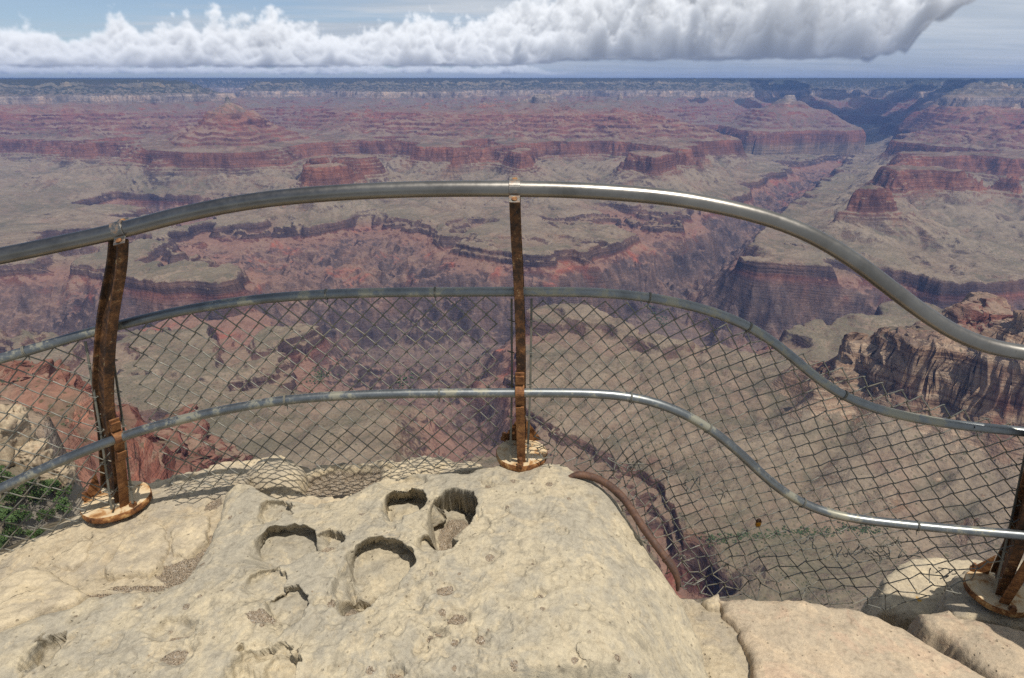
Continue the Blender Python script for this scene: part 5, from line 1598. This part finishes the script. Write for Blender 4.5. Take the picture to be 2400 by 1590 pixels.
def sky_clouds(tops, bases, SC, sd0, extra=0.0):
    """cumulus radiance by direction: density heaped on a flat base, lit by the sun and the sky, seen through 10 km of depth"""
    NA, NE, ND = 1040, 118, 40
    A0, A1, E1 = R(-52), R(52), R(11.8)
    az = np.linspace(A0, A1, NA); el = (np.arange(NE) + 0.5) / NE * E1
    dx = SC * (A1 - A0) / NA; dz = SC * E1 / NE; dy = 230.0

    def ang(px, py):
        d = ray(px, py); return math.atan2(d[0], d[1]), math.atan2(d[2], math.hypot(d[0], d[1]))
    ta = np.array([ang(*t) for t in tops]); ba = np.array([ang(*t) for t in bases])
    T_ = np.interp(az, ta[:, 0], ta[:, 1]) * SC; B_ = np.interp(az, ba[:, 0], ba[:, 1]) * SC
    X = (az * SC)[:, None, None]; Y = (np.arange(ND) * dy)[None, :, None]; Z = (el * SC)[None, None, :]
    x2, y2 = np.broadcast_arrays(X[:, :, 0], Y[:, :, 0])
    # heaps of different height through the depth; the nearest rows keep the surveyed skyline
    ramp_ = np.clip(np.arange(ND) / (ND * 0.72), 0, 1)[None]
    r0 = np.interp(az, [-1, 0.06, 0.16, 0.35, 1], [0.18, 0.18, 0.24, 0.30, 0.30])[:, None] if SC < 60000 else 0.10
    hv = r0 + (1.05 - r0) * ramp_ + (0.85 * perlin(x2 / 2300, y2 / 1500, 120 + sd0) + 0.42 * perlin(x2 / 900, y2 / 800, 121 + sd0)) * (0.75 - 0.25 * ramp_)
    gap = np.clip((hv + 0.02) / 0.2, 0, 1)
    hv = np.clip(hv, 0.03, 1.06)
    top = B_[:, None] + (T_ - B_)[:, None] * hv
    base = B_[:, None] + 130 * perlin(x2 / 2600, y2 / 1500, 131 + sd0) + 110 * perlin(x2 / 700, y2 / 600, 132 + sd0)
    base = base + np.interp(az, [-1, 0.40, 0.50, 1], [0, 0, 1, 1])[:, None] * (420 * perlin(x2 / 1700, y2 / 1700, 135) + 260 * perlin(x2 / 600, y2 / 600, 136)) * (SC < 60000)
    top = np.maximum(top, base + 60)
    h = (Z - base[:, :, None]) / np.maximum(top - base, 150.0)[:, :, None]
    act = (h > -0.05) & (h < 1.45)
    xi, yi, zi = [np.broadcast_to(a, h.shape)[act] for a in (X, Y, Z)]
    hh = h[act]
    wx = 260 * perlin3(xi / 1100, yi / 1100, zi / 1100, 8)
    n = 0; amp = 1.0; tot = 0
    for k, lam in enumerate((1500, 720, 350, 175, 95)):
        n = n + amp * np.abs(perlin3((xi + wx) / lam, yi / lam, (zi + wx * .6) / lam, 20 + k)) * 2.0; tot += amp; amp *= 0.62
    n = n / tot                                           # billows, about 0.2..0.9
    env = np.clip(1.0 - np.clip(hh, 0, 2) ** 1.6, -1, 1)
    den = np.clip((env * 0.62 + (n - 0.52) * 1.05) * 2.3, 0, 1) * np.clip((hh + 0.03) / 0.05, 0, 1)
    rho = np.zeros(h.shape, np.float32); rho[act] = den
    rho *= gap[:, :, None]
    sig = 0.0062
    # sun path: march the column sideways as it climbs
    sx, sy = sd.x / sd.z * dz / dx, -sd.y / sd.z * dz / dy
    tau = np.zeros_like(rho); cur = np.zeros(rho.shape[:2], np.float32)
    ix = np.arange(NA) + sx; iy = np.arange(ND) - sy

    def shift(a):
        i0 = np.clip(np.floor(ix).astype(int), 0, NA - 2); fx = np.clip(ix - i0, 0, 1)[:, None]
        a = a[i0] * (1 - fx) + a[i0 + 1] * fx
        j0 = np.clip(np.floor(iy).astype(int), 0, ND - 2); fy = np.clip(iy - j0, 0, 1)[None]
        return a[:, j0] * (1 - fy) + a[:, j0 + 1] * fy
    for j in range(NE - 1, -1, -1):
        tau[:, :, j] = cur + rho[:, :, j] * sig * dz * 0.5 / sd.z
        cur = shift(cur + rho[:, :, j] * sig * dz / sd.z)
        cur = 0.86 * cur + 0.04 * (np.roll(cur, 2, 0) + np.roll(cur, -2, 0)) + 0.03 * (np.roll(cur, 1, 1) + np.roll(cur, -1, 1))
    vt = np.cumsum(rho[:, :, ::-1], axis=2)[:, :, ::-1] * sig * dz
    sun_l = 0.58 * np.exp(-tau * 0.9) + 0.36 * np.exp(-tau * 0.20) + 0.20 * np.exp(-tau * 0.045)
    amb = 0.50 + 0.50 * np.exp(-vt * 0.22)
    low = np.clip(h, 0, 1)
    amb = amb * (0.80 + 0.20 * low)
    a_ = 1 - np.exp(-rho * sig * dy)
    trans = np.cumprod(1 - a_, axis=1); trans = np.concatenate([np.ones_like(trans[:, :1]), trans[:, :-1]], axis=1)
    wgt = trans * a_
    S = (wgt * sun_l).sum(1); Am = (wgt * amb).sum(1); al = wgt.sum(1)
    dist_h = np.exp(-np.clip(el / R(1.6), 0, 9))[None]    # bases melt into the horizon air
    img = np.zeros((NE, NA, 4), np.float32)
    for c, (ks, ka) in enumerate(((0.76, .32), (0.745, .355), (0.71, .405))):
        img[:, :, c] = (S * ks + Am * ka).T
    img[:, :, 3] = al.T
    return img, A0, A1, E1


def sky_image(img):
    NE, NA = img.shape[:2]
    im = bpy.data.images.new('cumulus_sky', NA, NE, alpha=True, float_buffer=True)
    im.colorspace_settings.name = 'Non-Color'
    im.alpha_mode = 'CHANNEL_PACKED'
    im.pixels.foreach_set(img.ravel())
    im.update(); im.pack()
    return im


def ico(sub):
    bm = bmesh.new(); bmesh.ops.create_icosphere(bm, subdivisions=sub, radius=1.0)
    V = np.array([v.co[:] for v in bm.verts]); F = np.array([[v.index for v in f.verts] for f in bm.faces])
    bm.free()
    return V, F


def cloud_mesh(name, puffs, mat, base):
    """puffs: (x, y, z, r)"""
    ics = {k: ico(k) for k in (3, 4)}
    VV, FF, n = [], [], 0
    for (x, y, z, r) in puffs:
        V, F = ics[4 if r > 650 else 3]
        VV.append(V * np.array([r * 1.08, r * 1.08, r * 0.92]) + (x, y, z)); FF.append(F + n); n += len(V)
        CEN.append((len(V), x, y, z))
    V = np.concatenate(VV); F = np.concatenate(FF)
    C = np.concatenate([np.tile(c[1:], (c[0], 1)) for c in CEN[-len(puffs):]])
    D = V - C; L = np.linalg.norm(D, axis=1)[:, None]; D = D / L
    a = (1 - np.abs(perlin3(V[:, 0] / 620, V[:, 1] / 620, V[:, 2] / 620, 1)) * 2) * 0.5 + (1 - np.abs(perlin3(V[:, 0] / 270, V[:, 1] / 270, V[:, 2] / 270, 2)) * 2) * 0.27 + (1 - np.abs(perlin3(V[:, 0] / 120, V[:, 1] / 120, V[:, 2] / 120, 3)) * 2) * 0.13
    V = V + D * (np.minimum(L, 900) * 0.42) * (a[:, None] - 0.25)
    b = base + 90 * perlin(V[:, 0] / 900, V[:, 1] / 900, 77)
    V[:, 2] = np.where(V[:, 2] < b, b - (b - V[:, 2]) * 0.06, V[:, 2])
    return np_mesh(name, V, F, mat, smooth=True)



CEN = []
if 'C' not in SKIP:
    tops = [(-300, 95), (-60, 92), (20, 72), (70, 70), (110, 86), (160, 112), (210, 96), (262, 50), (300, 56), (330, 92), (375, 72), (420, 74), (442, 58), (470, 82), (500, 46), (540, 66), (590, 58), (632, 38), (690, 64), (740, 78), (790, 92), (850, 84), (900, 64),
            (960, 58), (1010, 50), (1060, 66), (1110, 56), (1160, 42), (1230, 26), (1290, 0), (1380, -40), (1500, -90), (1700, -130), (1900, -150), (2050, -140), (2200, -130), (2330, -110), (2420, -100), (2700, -100)]
    bases = [(-300, 150), (0, 150), (900, 150), (1200, 149), (1290, 142), (1330, 134), (1900, 130), (2010, 122), (2080, 114), (2130, 100), (2155, 70), (2190, 40), (2240, 8), (2300, -24), (2380, -50), (2450, -60), (2700, -80)]
    rl = random.Random(4)
    lt, lb_ = [], []
    for px in range(-320, 2760, 26):
        on = 1.0 if px < 1290 else 0.0
        lt.append((px, 170 - on * (8 + 26 * rl.random() ** 1.6))); lb_.append((px, 170 + (1 - on) * 4 + rl.uniform(-2, 3)))
    img, A0, A1, E1 = sky_clouds(tops, bases, 40000.0, 0)
    far_, _, _, _ = sky_clouds(lt, lb_, 85000.0, 7)
    far_[:, :, :3] = far_[:, :, :3] * 0.80 + far_[:, :, 3:] * np.array([.10, .12, .15])[None, None]
    far_ *= np.interp(np.linspace(A0, A1, far_.shape[1]), [-1, 0.0, 0.10, 1], [1, 1, 0, 0])[None, :, None]
    img = img + far_ * (1 - img[:, :, 3:])
    # rain haze hanging under the big cloud
    eg = (np.arange(img.shape[0]) + .5) / img.shape[0] * E1; ag = np.linspace(A0, A1, img.shape[1])
    ra = 0.62 * np.interp(ag, [-1, .02, .16, .30, .46, .62, 1], [.12, .20, .85, 1.0, .75, .45, .4])[None] * np.interp(eg, [0, R(1.2), R(2.6), R(3.4)], [.9, 1, .8, 0])[:, None]
    ra = ra * (0.85 + 0.2 * perlin(ag[None] * 40 + eg[:, None] * 8, eg[:, None] * 10, 140)) * (1 - img[:, :, 3])
    img[:, :, :3] += ra[:, :, None] * np.array([.335, .395, .475]); img[:, :, 3] += ra
    im = sky_image(img.astype(np.float32))
    nrm = W.n('ShaderNodeVectorMath', operation='NORMALIZE'); W.set(nrm.inputs[0], gen)
    dx_, dy_, dz_ = W.xyz(nrm.outputs[0])
    a_n = W.math('ARCTAN2', dx_, dy_); e_n = W.math('ARCSINE', dz_)
    cmb = W.n('ShaderNodeCombineXYZ')
    W.set(cmb.inputs[0], W.math('DIVIDE', W.math('SUBTRACT', a_n, A0), A1 - A0)); W.set(cmb.inputs[1], W.math('DIVIDE', e_n, E1))
    ti = W.n('ShaderNodeTexImage', interpolation='Cubic', extension='CLIP'); ti.image = im
    W.set(ti.inputs[0], cmb.outputs[0])
    inv_a = W.math('SUBTRACT', 1.0, ti.outputs['Alpha'])
    back = W.mix(inv_a, (0, 0, 0), skyc)
    add_ = W.mix(1.0, back, ti.outputs['Color'], 'ADD')
    W.set(bg.inputs[0], add_)
    # ragged fair-weather clouds above the canyon, out of frame; their shade lies on the far side canyon and the rim
    rc = random.Random(21)
    mc, ntc, bc, oc = new_mat('cloud_white'); tp_ = ntc.nodes.new('ShaderNodeBsdfTransparent'); mxs = ntc.nodes.new('ShaderNodeMixShader'); mxs.inputs[0].default_value = 0.45; ntc.links.new(bc.outputs[0], mxs.inputs[1]); ntc.links.new(tp_.outputs[0], mxs.inputs[2]); ntc.links.new(mxs.outputs[0], oc.inputs[0]); bc.inputs['Base Color'].default_value = (.9, .9, .9, 1); bc.inputs['Roughness'].default_value = 1.0; bc.inputs['Specular IOR Level'].default_value = 0.0
    P4 = []
    off = Vector((sd.x, sd.y, 0)) / sd.z
    for px, dist, r, n_ in [(2020, 12800, 800, 56), (2060, 13800, 1200, 60), (1940, 14500, 1000, 40), (1640, 14200, 900, 10), (60, 17500, 1500, 20)]:
        g_ = at_d(px, 230, dist)
        for q in range(n_):
            zc = 3500 + rc.uniform(0, 250)
            rr = rc.uniform(90, 260)
            P4.append((g_[0] + off.x * (zc + 300) + max(-1.4, min(1.4, rc.gauss(0, 1))) * r, g_[1] + off.y * (zc + 300) + max(-1.4, min(1.4, rc.gauss(0, 1))) * r * 1.2, zc, rr))
    o = cloud_mesh('clouds', P4, mc, 3450.0); tag(o, 'ragged fair weather clouds drifting above the canyon', kind='stuff')
# ================================================================== plants and outcrops on the slopes
def leaf_mat(name, a, b_):
    m, nt, b, out = new_mat(name)
    T = NT(nt)
    n = T.noise(T.geo().outputs['Position'], 1.3, 4, 0.6)
    rnd = T.n('ShaderNodeNewGeometry').outputs['Random Per Island']
    col = T.mix(T.math('MULTIPLY', T.math('ADD', T.mr(n, 0.35, 0.65), rnd), 0.5), a, b_)
    T.set(b.inputs['Base Color'], col)
    b.inputs['Roughness'].default_value = 0.7
    return m


if 'V' not in SKIP and 'T' not in SKIP:
    M_LEAF = leaf_mat('juniper_leaves', (.028, .060, .018), (.085, .130, .035))
    M_SHRUB = leaf_mat('dry_scrub', (.045, .060, .026), (.10, .105, .055))
    M_BARK, nt_, b_, _ = new_mat('grey_bark'); b_.inputs['Base Color'].default_value = (.11, .085, .06, 1)
    rv = random.Random(3)

    def crown_mesh(seed, n=900):
        rr = random.Random(seed)
        v, f = [], []
        lobes = [(rr.gauss(0, .75), rr.gauss(0, .75), rr.uniform(0.7, 2.9), rr.uniform(.45, .95)) for _ in range(9)]
        for _ in range(n):
            lx, ly, lz, lr = rr.choice(lobes)
            d = Vector((rr.gauss(0, 1), rr.gauss(0, 1), rr.gauss(0, .8))).normalized() * lr * rr.uniform(.45, 1.05)
            p = Vector((lx, ly, lz)) + d
            s = rr.uniform(.10, .22)
            a = Vector((rr.gauss(0, 1), rr.gauss(0, 1), rr.gauss(0, 1))).normalized(); bq = a.orthogonal().normalized()
            o = len(v)
            v += [p + a * s, p + bq * s * .7, p - a * s, p - bq * s * .7]
            f.append((o, o + 1, o + 2, o + 3))
        return v, f
    trees0 = []
    for k in range(3):
        t = bpy.data.objects.new('juniper_tree', None); COL.objects.link(t)
        mb = MB()
        mb.tube([Vector((0, 0, -.6)), Vector((.05, .03, .6)), Vector((-.08, .1, 1.4)), Vector((.05, .02, 2.3))], [.17, .14, .09, .03], 7)
        for _ in range(5):
            a = Vector((rv.gauss(0, .7), rv.gauss(0, .7), rv.uniform(1.2, 2.4)))
            mb.tube([Vector((0, 0, .7)), a * .5 + Vector((0, 0, .3)), a], [.08, .05, .02], 5)
        mb.build('trunk', M_BARK, t)
        mesh_obj('crown', *crown_mesh(100 + k), M_LEAF, t)
        trees0.append(t)
    spots = [(12, 1168, .9), (40, 1200, 1.0), (70, 1150, .8), (95, 1178, 1.0), (130, 1160, .9), (158, 1172, .8), (20, 1235, 1.0), (62, 1238, .9), (110, 1222, .9), (150, 1205, .85), (8, 1130, .7), (110, 1128, .6), (168, 1150, .6), (35, 1262, .9), (85, 1265, .8), (-30, 1190, 1.0), (-40, 1250, 1.0), (0, 1290, .9)]
    used = set()
    for i, (px, py, s_) in enumerate(spots):
        d = ray(px, py)
        hit = None
        r_ = 30.0
        while r_ < 1500:
            h_ = math.hypot(d[0], d[1]); x, y, z = d[0] / h_ * r_, d[1] / h_ * r_, d[2] / h_ * r_
            if ground(x, y) > z: hit = (x, y, ground(x, y)); break
            r_ *= 1.01
        if not hit: continue
        src = trees0[i % 3]
        if (i % 3) not in used:
            t = src; used.add(i % 3)
        else:
            t = src.copy(); COL.objects.link(t)
            for ch in src.children:
                c = ch.copy(); COL.objects.link(c); c.parent = t
        k = s_ * max(0.5, min(3.0, r_ / 130.0)) * 1.05
        t.location = (hit[0], hit[1], hit[2] - 0.2 * k); t.scale = (k * rv.uniform(.9, 1.2), k * rv.uniform(.9, 1.2), k * rv.uniform(.75, 1.1)); t.rotation_euler = (0, 0, rv.uniform(0, 6.28))
        tag(t, 'green juniper tree on the slope below the left end of the railing', 'tree', 'junipers on the slope below the viewpoint')
    # scattered scrub
    mb_v, mb_f = [], []

    def shrub(x, y, z, s):
        for _ in range(7):
            p = Vector((x + rv.gauss(0, s * .45), y + rv.gauss(0, s * .45), z + rv.uniform(.05, .7) * s))
            a = Vector((rv.gauss(0, 1), rv.gauss(0, 1), rv.gauss(0, 1))).normalized() * s * .5; bq = a.orthogonal().normalized() * s * .4
            o = len(mb_v)
            mb_v.extend([p + a, p + bq, p - a, p - bq]); mb_f.append((o, o + 1, o + 2, o + 3))
    for _ in range(5200):
        if rv.random() < .42:
            th = R(rv.uniform(-50, -18)); r_ = 120 * (8.0 ** rv.random())
        else:
            th = R(rv.uniform(2, 50)); r_ = 800 * (3.2 ** rv.random())
        x, y = r_ * math.sin(th), r_ * math.cos(th)
        if perlin(np.array([x / 90]), np.array([y / 90]), 5)[0] < -0.15: continue
        shrub(x, y, ground(x, y), rv.uniform(.6, 1.5) * (1.0 if r_ < 500 else 1.7))
    so = mesh_obj('shrubbery', mb_v, mb_f, M_SHRUB)
    tag(so, 'small dry shrubs dotted over the slopes below the viewpoint', kind='stuff')
    # creek-side trees, far below: green thread on the platform
    cv_, cf_ = [], []
    mb_v, mb_f = cv_, cf_
    for (pts, n, sz) in (([(1650, 1262), (1720, 1266), (1800, 1256), (1880, 1250), (1960, 1246), (2060, 1240)], 420, 3.2), ([(735, 905), (745, 888), (760, 872)], 120, 5.0), ([(1505, 705), (1535, 735), (1560, 765)], 160, 6.0), ([(945, 905), (958, 888)], 60, 6.0)):
        for _ in range(n):
            k = rv.uniform(0, len(pts) - 1.001); a = int(k); f = k - a
            px = pts[a][0] * (1 - f) + pts[a + 1][0] * f + rv.gauss(0, 12); py = pts[a][1] * (1 - f) + pts[a + 1][1] * f + rv.gauss(0, 6) * (1.0 if px > 1600 else .6) + 4 * math.sin(px * .05)
            d = ray(px, py); h_ = math.hypot(d[0], d[1]); r_ = 500.0
            while r_ < 12000:
                x, y, z = d[0] / h_ * r_, d[1] / h_ * r_, d[2] / h_ * r_
                if ground(x, y) > z:
                    shrub(x, y, ground(x, y), sz * rv.uniform(.5, 1.2)); break
                r_ *= 1.006
    M_CREEK = leaf_mat('creekside_leaves', (.035, .060, .022), (.075, .110, .040))
    so = mesh_obj('vegetation', cv_, cf_, M_CREEK)
    tag(so, 'bright green creekside growth along the washes far below', kind='stuff')
    # pale outcrops standing on the left slope
    M_CRAG = sandstone('crag_sandstone', (.29, .225, .155), (.37, .295, .20), (.33, .20, .125), speck=0.4, bump=0.3)
    for nd_ in M_CRAG.node_tree.nodes:
        if nd_.type == 'TEX_NOISE': nd_.inputs['Scale'].default_value /= 26.0
        if nd_.type == 'TEX_VORONOI': nd_.inputs['Scale'].default_value /= 26.0
        if nd_.type == 'BUMP': nd_.inputs['Distance'].default_value = 0.4
    bm_ = bmesh.new(); bmesh.ops.create_icosphere(bm_, subdivisions=5, radius=1.0)
    IV = np.array([v.co[:] for v in bm_.verts]); IF = np.array([[v.index for v in f.verts] for f in bm_.faces]); bm_.free()

    def crag(px, py, wid, hei, label, seed):
        d = ray(px, py); h_ = math.hypot(d[0], d[1]); r_ = 40.0
        while r_ < 1500:
            x, y, z = d[0] / h_ * r_, d[1] / h_ * r_, d[2] / h_ * r_
            if ground(x, y) > z: break
            r_ *= 1.01
        k = r_ / math.cos(math.atan2(-d[2], h_)) / F_SRC
        V = IV * np.array([wid * k * .5, wid * k * .5, hei * k * .55])
        q = np.sign(IV) * np.abs(IV) ** 0.62
        V = q * np.array([wid * k * .42, wid * k * .42, hei * k * .5])
        sc_ = wid * k
        a = perlin3(V[:, 0] / (sc_ * .4) + seed, V[:, 1] / (sc_ * .4), V[:, 2] / (sc_ * .25), 3)
        b2 = np.abs(perlin3(V[:, 0] / (sc_ * .16) + seed, V[:, 1] / (sc_ * .16), V[:, 2] / (sc_ * .07), 4))
        V = V + q * (a * .16 - b2 * .16)[:, None] * sc_
        o = np_mesh('rock_outcrop', V + np.array([x, y, ground(x, y) + hei * k * .18]), IF, M_CRAG)
        tag(o, label, 'rock outcrop')
    crag(20, 1075, 110, 150, 'tall cream rock outcrop at the left edge below the middle rail', 1)
    crag(85, 1095, 60, 80, 'small cream rock outcrop beside the tall one on the left slope', 2)
    crag(150, 1140, 56, 60, 'orange brown rock outcrop above the junipers on the left slope', 3)
